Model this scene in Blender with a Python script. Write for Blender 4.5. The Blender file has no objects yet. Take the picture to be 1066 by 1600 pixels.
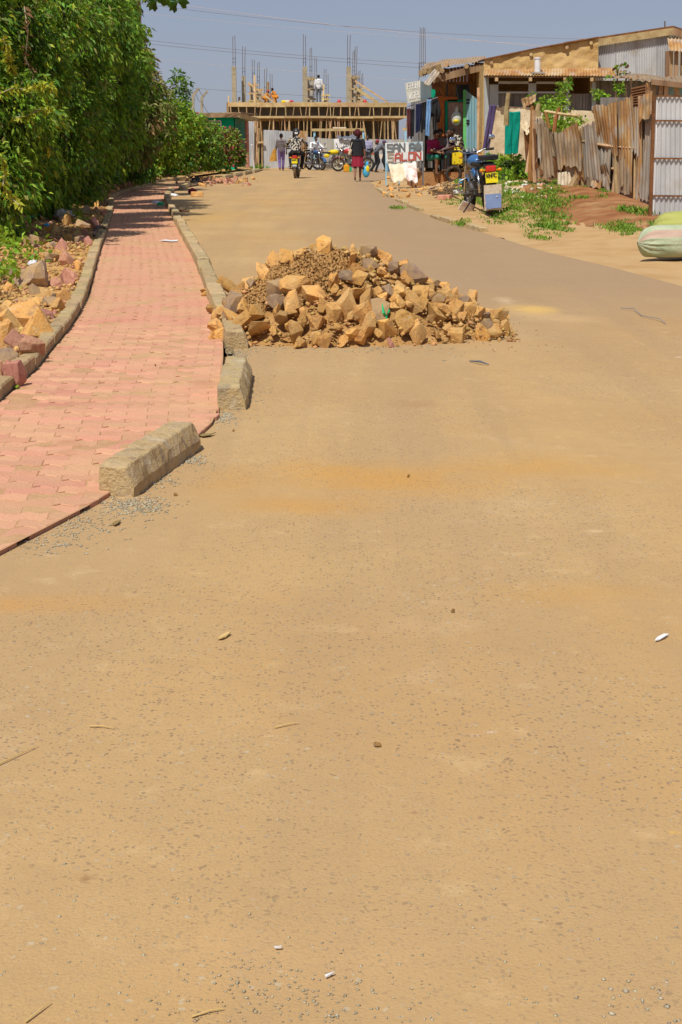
import bpy, bmesh, math, random
import numpy as np
from mathutils import Vector, Matrix, Euler, noise

random.seed(7); rng = np.random.default_rng(7)
sc = bpy.context.scene
COL = sc.collection
R = math.radians

# ------------------------------------------------------------------ camera
CAMH, FPX, TH = 1.28, 2300.0, math.atan(575/2300.0)
cam_d = bpy.data.cameras.new('camera'); cam = bpy.data.objects.new('camera', cam_d); COL.objects.link(cam)
cam.location = (0, 0, CAMH); cam.rotation_euler = (math.pi/2-TH, 0, 0)
cam_d.sensor_fit = 'VERTICAL'; cam_d.sensor_height = 36; cam_d.sensor_width = 24
cam_d.lens = FPX/1600*36; cam_d.clip_end = 3000; cam_d.clip_start = .05
sc.camera = cam
# ------------------------------------------------------------------ sky, sun, exposure
SUN = Vector((-.23, -.50, .835)).normalized()
w = bpy.data.worlds.new('World'); sc.world = w; w.use_nodes = True
nt = w.node_tree; bg = nt.nodes['Background']
sky = nt.nodes.new('ShaderNodeTexSky'); sky.sky_type = 'NISHITA'; sky.sun_disc = False
sky.sun_elevation = math.asin(SUN.z); sky.sun_rotation = math.atan2(SUN.x, SUN.y)
sky.air_density = 1.0; sky.dust_density = 2.2; sky.ozone_density = 1.6; sky.altitude = 1500
mx = nt.nodes.new('ShaderNodeMix'); mx.data_type = 'RGBA'; mx.inputs[0].default_value = .72
mx.inputs[7].default_value = (2.9, 3.12, 4.3, 1)          # even dry-season haze over the whole sky
nt.links.new(sky.outputs[0], mx.inputs[6]); nt.links.new(mx.outputs[2], bg.inputs[0])
bg.inputs[1].default_value = .079
sl = bpy.data.lights.new('sun', 'SUN'); so = bpy.data.objects.new('sun', sl); COL.objects.link(so)
sl.energy = 3.7; sl.angle = R(.5); sl.color = (1, .95, .86)
so.rotation_euler = SUN.to_track_quat('Z', 'Y').to_euler(); so.location = (-20, -20, 40)
vs = sc.view_settings; vs.view_transform = 'Standard'; vs.look = 'None'; vs.exposure = .3; vs.gamma = 1
vs.use_curve_mapping = False
sc.render.engine = 'CYCLES'; sc.cycles.max_bounces = 6; sc.cycles.transparent_max_bounces = 8

# ------------------------------------------------------------------ helpers
def ray(px, py):
    x, y = (px-533)/FPX, (800-py)/FPX
    return Vector((x, math.cos(TH)+y*math.sin(TH), -math.sin(TH)+y*math.cos(TH)))
def at(px, py, d):
    r = ray(px, py); return Vector((0, 0, CAMH))+r*(d/r.y)
def G(px, py, z=0.0):
    r = ray(px, py); return Vector((0, 0, CAMH))+r*((z-CAMH)/r.z)
def u(a, b): return random.uniform(a, b)

def ramp(nt, stops):
    r = nt.nodes.new('ShaderNodeValToRGB'); e = r.color_ramp.elements
    while len(e) < len(stops): e.new(.5)
    for i, (p, c) in enumerate(stops):
        e[i].position = p; e[i].color = (c[0], c[1], c[2], 1) if not isinstance(c, (int, float)) else (c, c, c, 1)
    return r
MATS = {}
def mat(name, cols, scale=6, hue=1, rough=.9, bump=0, bscale=None, metal=0, stretch=(1, 1, 1), rand=0, island=0, spec=.25, trans=0, detail=6, lo=.32, hi=.68, bd=.02):
    m = bpy.data.materials.new(name); m.use_nodes = True; nt = m.node_tree; N = nt.nodes; L = nt.links
    b = N['Principled BSDF']; b.inputs['Roughness'].default_value = rough; b.inputs['Metallic'].default_value = metal
    b.inputs['Specular IOR Level'].default_value = spec
    tc = N.new('ShaderNodeTexCoord'); oi = N.new('ShaderNodeObjectInfo'); va = N.new('ShaderNodeVectorMath'); va.operation = 'MULTIPLY_ADD'
    mp = N.new('ShaderNodeMapping'); mp.inputs['Scale'].default_value = stretch
    L.new(oi.outputs['Random'], va.inputs[0]); va.inputs[1].default_value = (37, 53, 71); L.new(tc.outputs['Object'], va.inputs[2])
    L.new(va.outputs[0], mp.inputs[0])
    no = N.new('ShaderNodeTexNoise'); no.inputs['Scale'].default_value = scale; no.inputs['Detail'].default_value = detail; no.inputs['Roughness'].default_value = .62
    L.new(mp.outputs[0], no.inputs['Vector'])
    n = len(cols)
    rp = ramp(nt, [(lo+(hi-lo)*i/max(1, n-1), c) for i, c in enumerate(cols)])
    L.new(no.outputs[0], rp.inputs[0]); out = rp.outputs[0]
    if rand or island:
        src = oi.outputs['Random']
        if island: src = N.new('ShaderNodeNewGeometry').outputs['Random Per Island']
        mr = N.new('ShaderNodeMapRange'); a = island or rand
        mr.inputs[3].default_value = 1-a; mr.inputs[4].default_value = 1+a*.8; L.new(src, mr.inputs[0])
        hs = N.new('ShaderNodeHueSaturation'); L.new(mr.outputs[0], hs.inputs['Value']); L.new(out, hs.inputs['Color'])
        mh = N.new('ShaderNodeMapRange'); mh.inputs[3].default_value = .5+.06*a*hue; mh.inputs[4].default_value = .5-.06*a*hue
        wn = N.new('ShaderNodeTexWhiteNoise'); wn.noise_dimensions = '1D'; L.new(src, wn.inputs['W']); L.new(wn.outputs[0], mh.inputs[0]); L.new(mh.outputs[0], hs.inputs['Hue'])
        out = hs.outputs[0]
    L.new(out, b.inputs['Base Color'])
    if bump:
        n2 = N.new('ShaderNodeTexNoise'); n2.inputs['Scale'].default_value = bscale or scale*3; n2.inputs['Detail'].default_value = 8; n2.inputs['Roughness'].default_value = .65
        L.new(mp.outputs[0], n2.inputs['Vector'])
        bp = N.new('ShaderNodeBump'); bp.inputs['Strength'].default_value = bump; bp.inputs['Distance'].default_value = bd
        L.new(n2.outputs[0], bp.inputs['Height']); L.new(bp.outputs[0], b.inputs['Normal'])
    if trans:
        t = N.new('ShaderNodeBsdfTranslucent'); L.new(out, t.inputs[0]); ms = N.new('ShaderNodeMixShader'); ms.inputs[0].default_value = trans
        L.new(b.outputs[0], ms.inputs[1]); L.new(t.outputs[0], ms.inputs[2]); L.new(ms.outputs[0], N['Material Output'].inputs[0])
    MATS[name] = m; return m
def M(n): return MATS[n]

def tag(o, label=None, cat=None, group=None, kind=None):
    if label: o['label'] = label
    if cat: o['category'] = cat
    if group: o['group'] = group
    if kind: o['kind'] = kind
    return o
def wloc(o):
    v = Vector((0, 0, 0))
    while o: v += o.location; o = o.parent
    return v
def empty(name, loc, label=None, cat=None, group=None):
    o = bpy.data.objects.new(name, None); COL.objects.link(o); o.location = loc; o.empty_display_size = .1
    return tag(o, label, cat, group)
def link(name, me, parent=None, loc=None):
    o = bpy.data.objects.new(name, me); COL.objects.link(o)
    if parent: o.parent = parent
    if loc is not None: o.location = loc
    return o
def copy_tree(o, parent=None):
    c = o.copy(); COL.objects.link(c); c.parent = parent
    for ch in list(o.children): copy_tree(ch, c)
    return c

class MB:
    def __init__(s): s.v = []; s.f = []; s.m = []; s.mi = 0
    def add(s, vs, fs):
        n = len(s.v); s.v += [tuple(v) for v in vs]; s.f += [tuple(i+n for i in f) for f in fs]; s.m += [s.mi]*len(fs); return s
    def box(s, c, sz, rot=None, taper=1.0):
        x, y, z = (k/2 for k in sz); t = taper
        vs = [Vector(p) for p in ((-x, -y, -z), (x, -y, -z), (x, y, -z), (-x, y, -z), (-x*t, -y*t, z), (x*t, -y*t, z), (x*t, y*t, z), (-x*t, y*t, z))]
        if rot is not None:
            q = rot if isinstance(rot, Matrix) else Euler(rot).to_matrix()
            vs = [q @ v for v in vs]
        c = Vector(c)
        return s.add([v+c for v in vs], [(3, 2, 1, 0), (4, 5, 6, 7), (0, 1, 5, 4), (1, 2, 6, 5), (2, 3, 7, 6), (3, 0, 4, 7)])
    def beam(s, a, b, wd, ht, up=(0, 0, 1)):
        a, b = Vector(a), Vector(b); d = b-a; L = d.length; d = d/L; up = Vector(up)
        x = d.cross(up)
        if x.length < 1e-3: x = Vector((1, 0, 0))
        x.normalize(); z = x.cross(d)
        m = Matrix((x, d, z)).transposed()
        return s.box((a+b)/2, (wd, L, ht), m)
    def tube(s, pts, r, n=8, cap=True, flat=1.0):
        pts = [Vector(p) for p in pts]; k = len(pts); rs = r if isinstance(r, (list, tuple)) else [r]*k
        vs = []; fs = []; px = None
        for i, p in enumerate(pts):
            d = (pts[min(i+1, k-1)]-pts[max(i-1, 0)])
            d = d.normalized() if d.length > 1e-9 else Vector((0, 0, 1))
            if px is None:
                px = d.orthogonal().normalized() if abs(d.z) > .95 else d.cross(Vector((0, 0, 1))).normalized()
            x = (px-d*px.dot(d)); x = x.normalized() if x.length > 1e-6 else d.orthogonal().normalized(); px = x; y = d.cross(x)
            for j in range(n):
                a = 2*math.pi*j/n; vs.append(p+x*math.cos(a)*rs[i]+y*math.sin(a)*rs[i]*flat)
        for i in range(k-1):
            for j in range(n):
                fs.append((i*n+j, i*n+(j+1) % n, (i+1)*n+(j+1) % n, (i+1)*n+j))
        if cap: fs += [tuple(range(n-1, -1, -1)), tuple(range((k-1)*n, k*n))]
        return s.add(vs, fs)
    def ball(s, c, r, n=10, m=7, rot=None):
        r = r if isinstance(r, (list, tuple)) else (r, r, r); c = Vector(c); q = Euler(rot).to_matrix() if rot is not None else Matrix.Identity(3)
        vs = [c+q @ Vector((0, 0, -r[2]))]; fs = []
        for i in range(1, m):
            p = -math.pi/2+math.pi*i/m
            for j in range(n):
                a = 2*math.pi*j/n; vs.append(c+q @ Vector((r[0]*math.cos(p)*math.cos(a), r[1]*math.cos(p)*math.sin(a), r[2]*math.sin(p))))
        vs.append(c+q @ Vector((0, 0, r[2]))); k = len(vs)-1
        for j in range(n): fs.append((0, 1+(j+1) % n, 1+j)); fs.append((k, k-n+j, k-n+(j+1) % n))
        for i in range(m-2):
            for j in range(n): a = 1+i*n; fs.append((a+j, a+(j+1) % n, a+n+(j+1) % n, a+n+j))
        return s.add(vs, fs)
    def prism(s, poly, d):          # 3-D polygon pushed along d
        d = Vector(d); poly = [Vector(p) for p in poly]; n = len(poly)
        return s.add(poly+[p+d for p in poly], [tuple(range(n-1, -1, -1)), tuple(range(n, 2*n))]+[(i, (i+1) % n, n+(i+1) % n, n+i) for i in range(n)])
    def grid(s, rows):              # rows of points
        n = len(rows[0]); vs = [p for r in rows for p in r]
        return s.add(vs, [(i*n+j, i*n+j+1, (i+1)*n+j+1, (i+1)*n+j) for i in range(len(rows)-1) for j in range(n-1)])
    def torus(s, c, Rm, r, axis='X', n=24, k=8, flat=1.0):
        vs = []; c = Vector(c)
        for i in range(n):
            a = 2*math.pi*i/n
            for j in range(k):
                b = 2*math.pi*j/k; q = Rm+r*math.cos(b); o = r*flat*math.sin(b)
                p = {'X': (o, q*math.cos(a), q*math.sin(a)), 'Z': (q*math.cos(a), q*math.sin(a), o), 'Y': (q*math.cos(a), o, q*math.sin(a))}[axis]
                vs.append(c+Vector(p))
        return s.add(vs, [(i*k+j, ((i+1) % n)*k+j, ((i+1) % n)*k+(j+1) % k, i*k+(j+1) % k) for i in range(n) for j in range(k)])
    def build(s, name, m, parent=None, smooth=False, loc=None, kind=None):
        if parent is not None: o0 = wloc(parent)
        elif loc is not None: o0 = Vector(loc)
        else: o0 = Vector((0, 0, 0))
        me = bpy.data.meshes.new(name)
        me.from_pydata([(v[0]-o0[0], v[1]-o0[1], v[2]-o0[2]) for v in s.v], [], s.f)
        for k in (m if isinstance(m, (list, tuple)) else [m]): me.materials.append(M(k) if isinstance(k, str) else k)
        if isinstance(m, (list, tuple)): me.polygons.foreach_set('material_index', s.m)
        bm = bmesh.new(); bm.from_mesh(me); bmesh.ops.recalc_face_normals(bm, faces=bm.faces); bm.to_mesh(me); bm.free()
        if smooth: me.polygons.foreach_set('use_smooth', [True]*len(me.polygons))
        me.update()
        o = link(name, me, parent, None if parent is not None else o0)
        if kind: o['kind'] = kind
        return o
def bevel(o, w, seg=1):
    b = o.modifiers.new('bevel', 'BEVEL'); b.width = w; b.segments = seg; b.limit_method = 'ANGLE'; return o
def fbm(p, o=4): return noise.fractal(Vector(p), 1.0, 2.0, o)

def corrugated(mb, P, n, pitch_n, amp, rows=6, rag=0.0, ragt=0.0, warp=0.0, seed=0):
    """sheet through the bilinear patch P = (bottom-left, bottom-right, top-left, top-right); pitch_n waves, n the side it bulges to"""
    bl, br, tl, tr = (Vector(p) for p in P); n = Vector(n).normalized(); c = int(pitch_n*4); rr = []
    for i in range(rows+1):
        t = i/rows; row = []
        for j in range(c+1):
            s = j/c
            tt = t
            if rag: tt = t+(1-t)*rag*(.5+fbm((s*5+seed, seed*1.7, 0)))
            if ragt: tt = tt-t*ragt*(.5+fbm((s*4+seed, 9+seed, 0)))
            p = (bl*(1-s)+br*s)*(1-tt)+(tl*(1-s)+tr*s)*tt
            p = p+n*(amp*math.sin(2*math.pi*s*pitch_n)+warp*fbm((s*2+seed, tt*2, seed*3.1), 2))
            row.append(p)
        rr.append(row)
    return mb.grid(rr)

# ------------------------------------------------------------------ stroke lettering
GL = {'A': [[(0, 0), (0, .8), (.2, 1), (.5, 1), (.7, .8), (.7, 0)], [(0, .45), (.7, .45)]], 'S': [[(.7, 1), (.0, 1), (0, .55), (.7, .5), (.7, 0), (0, 0)]],
      'N': [[(0, 0), (0, 1), (.7, 0), (.7, 1)]], 'L': [[(0, 1), (0, 0), (.65, 0)]], 'O': [[(0, 0), (0, 1), (.7, 1), (.7, 0), (0, 0)]],
      'F': [[(0, 0), (0, 1), (.65, 1)], [(0, .5), (.5, .5)]], 'H': [[(0, 0), (0, 1)], [(.7, 0), (.7, 1)], [(0, .5), (.7, .5)]], 'I': [[(.3, 0), (.3, 1)]],
      'W': [[(0, 1), (.15, 0), (.35, .7), (.55, 0), (.7, 1)]], 'R': [[(0, 0), (0, 1), (.65, 1), (.65, .5), (0, .5)], [(.25, .5), (.7, 0)]],
      'D': [[(0, 0), (0, 1), (.45, 1), (.7, .75), (.7, .25), (.45, 0), (0, 0)]], 'C': [[(.7, 1), (0, 1), (0, 0), (.7, 0)]], 'E': [[(.65, 1), (0, 1), (0, 0), (.65, 0)], [(0, .5), (.5, .5)]],
      'K': [[(0, 0), (0, 1)], [(.7, 1), (0, .45), (.7, 0)]], 'M': [[(0, 0), (0, 1), (.35, .4), (.7, 1), (.7, 0)]], 'P': [[(0, 0), (0, 1), (.7, 1), (.7, .5), (0, .5)]],
      'T': [[(0, 1), (.7, 1)], [(.35, 1), (.35, 0)]], '1': [[(.2, .8), (.4, 1), (.4, 0)]], '2': [[(0, 1), (.7, 1), (.7, .55), (0, 0), (.7, 0)]],
      '6': [[(.7, 1), (0, 1), (0, 0), (.7, 0), (.7, .5), (0, .5)]], '7': [[(0, 1), (.7, 1), (.25, 0)]]}
def letters(mb, txt, o, ux, uz, h, wd, adv=.95, th=.004, nrm=None):
    """flat painted strokes; o lower-left corner, ux / uz unit vectors"""
    o, ux, uz = Vector(o), Vector(ux), Vector(uz); nrm = Vector(nrm) if nrm else uz.cross(ux) * -1
    for k, ch in enumerate(txt):
        for st in GL.get(ch, []):
            for a, b in zip(st, st[1:]):
                p = o+ux*((a[0]+k*adv)*h)+uz*(a[1]*h); q = o+ux*((b[0]+k*adv)*h)+uz*(b[1]*h)
                d = (q-p).normalized(); mb.beam(p-d*wd*.5+nrm*th*random.uniform(.9, 1.1), q+d*wd*.5+nrm*th, wd, .003, nrm)
# ------------------------------------------------------------------ materials
def S(r, g, b, k=1.0):
    f = lambda c: ((c/255+.055)/1.055)**2.4 if c > 10 else c/255/12.92
    return (f(r)*k, f(g)*k, f(b)*k)
mat('dirt', [(.36, .21, .085), (.46, .29, .125), (.5, .34, .16)], 1.2, bump=.5, bscale=30)
mat('footpath_dirt', [(.40, .24, .095), (.47, .295, .13), (.50, .335, .16)], 1.5, bump=.5, bscale=25)
mat('verge_soil', [(.40, .20, .06), (.54, .31, .10), (.58, .36, .14)], 3, bump=.8, bscale=30)
mat('red_soil', [(.20, .075, .025), (.30, .125, .045), (.36, .17, .07)], 2.2, bump=1, bscale=18)
mat('heap_soil', [(.33, .17, .055), (.44, .24, .08), (.5, .3, .12)], 9, bump=1, bscale=40)
mat('stone', [(.32, .17, .085), (.56, .28, .08), (.66, .37, .12), (.64, .32, .075), (.72, .48, .25)], 2.6, hue=.2, bump=1, bscale=8, bd=.012, rand=.32, lo=.34, hi=.66)
mat('grey_stone', [(.30, .20, .145), (.42, .29, .20), (.54, .36, .18)], 5, hue=.2, bump=.8, bscale=25, rand=.25)
mat('pink_stone', [(.40, .17, .11), (.52, .25, .165), (.56, .31, .2)], 6, bump=.6, bscale=30, rand=.2)
mat('paver', [(.60, .265, .17), (.64, .31, .20), (.62, .335, .20), (.60, .35, .19)], 1.1, bump=.5, bscale=60, rand=.13, lo=.28, hi=.72)
mat('paver_side', [(.46, .20, .12), (.55, .28, .17)], 6, bump=.3)
mat('joint_dust', [(.46, .25, .13), (.55, .33, .17)], 10, bump=.6, bscale=50)
mat('kerb_concrete', [(.27, .21, .14), (.46, .32, .15), (.52, .38, .19), (.44, .33, .19), (.58, .47, .3)], 9, bump=.9, bscale=55, rand=.12)
mat('gravel', [(.30, .27, .19), (.38, .34, .24), (.36, .28, .17)], 3, island=.3)
mat('chip', [(.36, .2, .07), (.48, .29, .1), (.52, .34, .15)], 3, island=.35)
mat('old_wood', [(.17, .10, .055), (.30, .19, .10), (.38, .26, .15)], 3, stretch=(1, 1, .15), bump=.5, bscale=12, rand=.25)
mat('new_timber', [(.38, .245, .11), (.48, .335, .165), (.55, .41, .22)], 3, bump=.3, rand=.22)
mat('pole_wood', [(.33, .21, .105), (.48, .33, .17), (.56, .41, .23)], 4, bump=.4, rand=.3)
mat('brown_plank', [(.20, .085, .03), (.30, .14, .045), (.36, .18, .06)], 4, bump=.4, rand=.2)
mat('orange_paint', [(.40, .12, .03), (.52, .17, .04)], 5, bump=.2)
mat('pink_paint', [(.48, .30, .24), (.56, .36, .30)], 5, bump=.3)
mat('green_paint', [(.0, .27, .14), (.01, .34, .19)], 4, bump=.2)
mat('lime_paint', [(.12, .46, .12), (.18, .55, .18)], 4)
mat('kiosk_green', [(.0, .36, .19), (.005, .46, .27)], 3, bump=.2)
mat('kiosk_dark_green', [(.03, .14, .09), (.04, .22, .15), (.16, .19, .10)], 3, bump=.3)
mat('blue_door', [(.17, .36, .43), (.25, .47, .54), (.30, .50, .54)], 4, bump=.2, stretch=(1, 1, .2))
mat('light_blue', [(.25, .48, .62), (.35, .58, .70)], 4)
mat('pale_post', [(.30, .33, .34), (.42, .45, .45)], 5, bump=.3, stretch=(1, 1, .3))
mat('grey_plank', [(.10, .095, .09), (.17, .16, .145), (.23, .2, .17)], 5, stretch=(2, 2, .2), bump=.4, rand=.3)
mat('mud', [(.36, .21, .08), (.52, .34, .13), (.58, .40, .18), (.50, .32, .12)], 2.6, bump=1, bscale=14, lo=.25, hi=.75)
mat('whitewash', [(.40, .30, .17), (.60, .49, .32), (.66, .57, .41)], 3, bump=.9, bscale=12)
mat('zinc', [(.42, .43, .44), (.56, .57, .58), (.64, .65, .66)], 1.5, rough=.5, metal=.35, bump=.1, stretch=(1, 1, .3), spec=.5)
mat('zinc_dull', [(.34, .32, .28), (.46, .44, .38), (.55, .52, .45)], 1.5, rough=.6, metal=.25, stretch=(1, 1, .3), spec=.4)
mat('rust_sheet', [(.50, .42, .31), (.52, .37, .20), (.46, .26, .10), (.34, .16, .06), (.50, .38, .23)], 1.8, rough=.85, bump=.3, stretch=(1, 1, .7), lo=.3, hi=.72)
mat('brown_sheet', [(.17, .125, .085), (.30, .225, .15), (.42, .31, .19), (.27, .14, .06)], 2.6, rough=.8, bump=.4, stretch=(1.6, 1.6, .5))
mat('grey_sheet', [(.22, .20, .175), (.36, .32, .27), (.45, .39, .31), (.32, .2, .11)], 2.2, rough=.75, bump=.3, metal=.1, stretch=(1.6, 1.6, .4))
mat('dark_rust', [(.10, .045, .02), (.19, .08, .03), (.25, .11, .04)], 4, bump=.5)
mat('concrete', [(.28, .24, .16), (.36, .31, .21), (.42, .36, .25)], 3, bump=.4)
mat('shade_concrete', [(.10, .09, .075), (.16, .14, .11)], 2, bump=.3)  # dark tone carries the shade under the slab in its colour
mat('rebar', [(.12, .09, .07), (.18, .13, .09)], 8)
mat('wire', [(.2, .2, .22), (.26, .26, .28)], 3)
mat('pale_wire', [(.5, .45, .45), (.58, .52, .5)], 3)
mat('white_sheet', [(.66, .66, .66), (.78, .78, .78)], 2)
mat('sign_white', [(.62, .66, .66), (.74, .77, .76), (.78, .8, .78)], 3, rough=.5)
mat('sign_blue', [(.30, .42, .50), (.42, .54, .60)], 3, rough=.5)
mat('sign_grey', [(.42, .44, .40), (.56, .57, .50), (.62, .60, .42)], 3, rough=.6)
mat('sign_dark_blue', [(.12, .30, .52), (.18, .38, .60)], 3)
mat('letter_grey', [(.12, .135, .15), (.18, .2, .21)], 5)
mat('letter_red', [(.42, .07, .05), (.52, .12, .08)], 5)
mat('letter_tan', [(.38, .29, .2), (.46, .36, .27)], 5)
mat('letter_white', [(.76, .77, .75), (.8, .8, .78)], 5)
mat('black', [(.012, .012, .013), (.03, .03, .03)], 6, rough=.6)
mat('black_plastic', [(.015, .015, .016), (.035, .035, .036)], 6, rough=.35, spec=.5)
mat('rubber', [(.025, .022, .02), (.07, .055, .04)], 5, rough=.9)
mat('dusty_rubber', [(.10, .07, .045), (.22, .15, .09)], 5, rough=.95)
mat('chrome', [(.5, .5, .5), (.62, .62, .62)], 4, rough=.22, metal=1)
mat('steel', [(.28, .28, .28), (.42, .41, .4)], 6, rough=.4, metal=.8)
mat('engine', [(.10, .10, .10), (.22, .21, .2)], 9, rough=.5, metal=.6)
mat('bike_blue', [(.03, .10, .26), (.05, .15, .34)], 3, rough=.3, spec=.5)
mat('bike_red', [(.42, .03, .03), (.52, .05, .045)], 3, rough=.3, spec=.5)
mat('tail_red', [(.5, .02, .01), (.6, .035, .02)], 9, rough=.2, spec=.6)
mat('amber', [(.7, .25, .01), (.75, .3, .02)], 5, rough=.25)
mat('plate_yellow', [(.75, .62, .01), (.8, .68, .02)], 4, rough=.5)
mat('flap_blue', [(.16, .23, .42), (.22, .3, .5)], 3, rough=.7)
mat('flap_edge', [(.45, .32, .18), (.66, .58, .46), (.6, .5, .38)], 7, bump=.5)
mat('mirror', [(.55, .6, .68), (.62, .68, .76)], 2, rough=.1, metal=1)
mat('jerry_yellow', [(.66, .50, .01), (.76, .6, .02)], 3, rough=.5)
mat('orange_plastic', [(.62, .27, .01), (.72, .36, .02)], 3, rough=.45)
mat('orange_iron', [(.36, .15, .03), (.55, .25, .03), (.6, .29, .04)], 7, bump=.4)
mat('green_plastic', [(.01, .36, .13), (.02, .45, .18)], 3, rough=.4)
mat('white_plastic', [(.62, .63, .64), (.78, .78, .78)], 5, rough=.45)
mat('blue_plastic', [(.05, .35, .6), (.1, .45, .7)], 5, rough=.4)
mat('sack_green', [(.30, .36, .22), (.40, .45, .29), (.47, .50, .34)], 3, rough=.6, bump=.5, bscale=40)
mat('sack_yellow', [(.27, .31, .06), (.36, .38, .09), (.42, .40, .13)], 3, rough=.6, bump=.5, bscale=40)
mat('sack_pink', [(.44, .30, .23), (.5, .36, .28)], 4, rough=.6, bump=.4, bscale=40)
mat('cloth_sheet', [(.56, .44, .28), (.68, .58, .42), (.72, .66, .52)], 3, bump=.3)
mat('cloth_poster', [(.66, .55, .5), (.74, .68, .62), (.55, .3, .24)], 4, bump=.3)
for n_, c_ in dict(teal=(.0, .25, .185), purple=(.085, .06, .14), violet=(.16, .10, .27), navy=(.015, .02, .06), denim=(.17, .32, .56), maroon=(.11, .035, .035), grey_cloth=(.15, .125, .125), dark_cloth=(.02, .02, .024),
                   crimson=(.27, .02, .045), mustard=(.45, .23, .04), white_cloth=(.72, .73, .75), orange_cloth=(.62, .24, .03), slate=(.13, .14, .16), lilac=(.33, .33, .47), green_cloth=(.03, .18, .12), magenta=(.33, .02, .10), cream=(.56, .5, .36), royal=(.06, .02, .2)).items():
    mat(n_, [tuple(x*.8 for x in c_), c_, tuple(min(.8, x*1.15) for x in c_)], 6, bump=.35, bscale=14)
mat('check_cloth', [(.02, .02, .022), (.025, .025, .03), (.42, .38, .3), (.45, .4, .32)], 16, detail=0, lo=.44, hi=.56)
mat('skin', [(.085, .042, .025), (.12, .06, .035)], 5, rough=.55)
mat('skin_light', [(.20, .095, .05), (.24, .12, .07)], 5, rough=.55)
mat('hair', [(.012, .010, .010), (.022, .018, .018)], 30, bump=1, bscale=60)
mat('hair_red', [(.06, .012, .016), (.11, .02, .025)], 30, bump=1, bscale=60)
mat('eye_white', [(.7, .7, .7), (.75, .75, .75)], 3)
mat('sandal', [(.08, .05, .03), (.13, .08, .05)], 5)
mat('bark', [(.22, .17, .10), (.34, .28, .18), (.42, .36, .25)], 5, bump=.6)
mat('twig', [(.10, .06, .035), (.17, .11, .06)], 5)
mat('straw', [(.5, .34, .12), (.6, .43, .18)], 5)
mat('leaf_deep', [(.06, .15, .016), (.10, .22, .025), (.14, .25, .028)], .8, rough=.55, island=.5, trans=.4, spec=.35)
mat('leaf_mid', [(.11, .23, .016), (.17, .32, .024), (.24, .36, .03)], .8, rough=.5, island=.45, trans=.42, spec=.35)
mat('leaf_bright', [(.17, .34, .022), (.24, .41, .03), (.32, .44, .04)], .9, rough=.5, island=.4, trans=.32)
mat('leaf_olive', [(.14, .16, .04), (.21, .22, .06), (.27, .26, .09)], .9, rough=.6, island=.4, trans=.25)
mat('leaf_yellow', [(.24, .33, .025), (.38, .42, .035), (.46, .40, .04)], 1.2, rough=.6, island=.4, trans=.3)
mat('leaf_dry', [(.20, .115, .05), (.28, .17, .07), (.34, .23, .1)], 1.2, rough=.8, island=.4, trans=.15)
mat('flower_red', [(.36, .05, .05), (.45, .09, .08)], 2, island=.35, trans=.2)
mat('grass', [(.12, .27, .025), (.19, .34, .035), (.30, .37, .07)], .8, rough=.7, island=.45, trans=.3)
mat('hedge_core', [(.02, .035, .010), (.05, .06, .02)], 3, bump=1, bscale=9)  # dark colour stands for twigs and the shade among them

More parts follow.
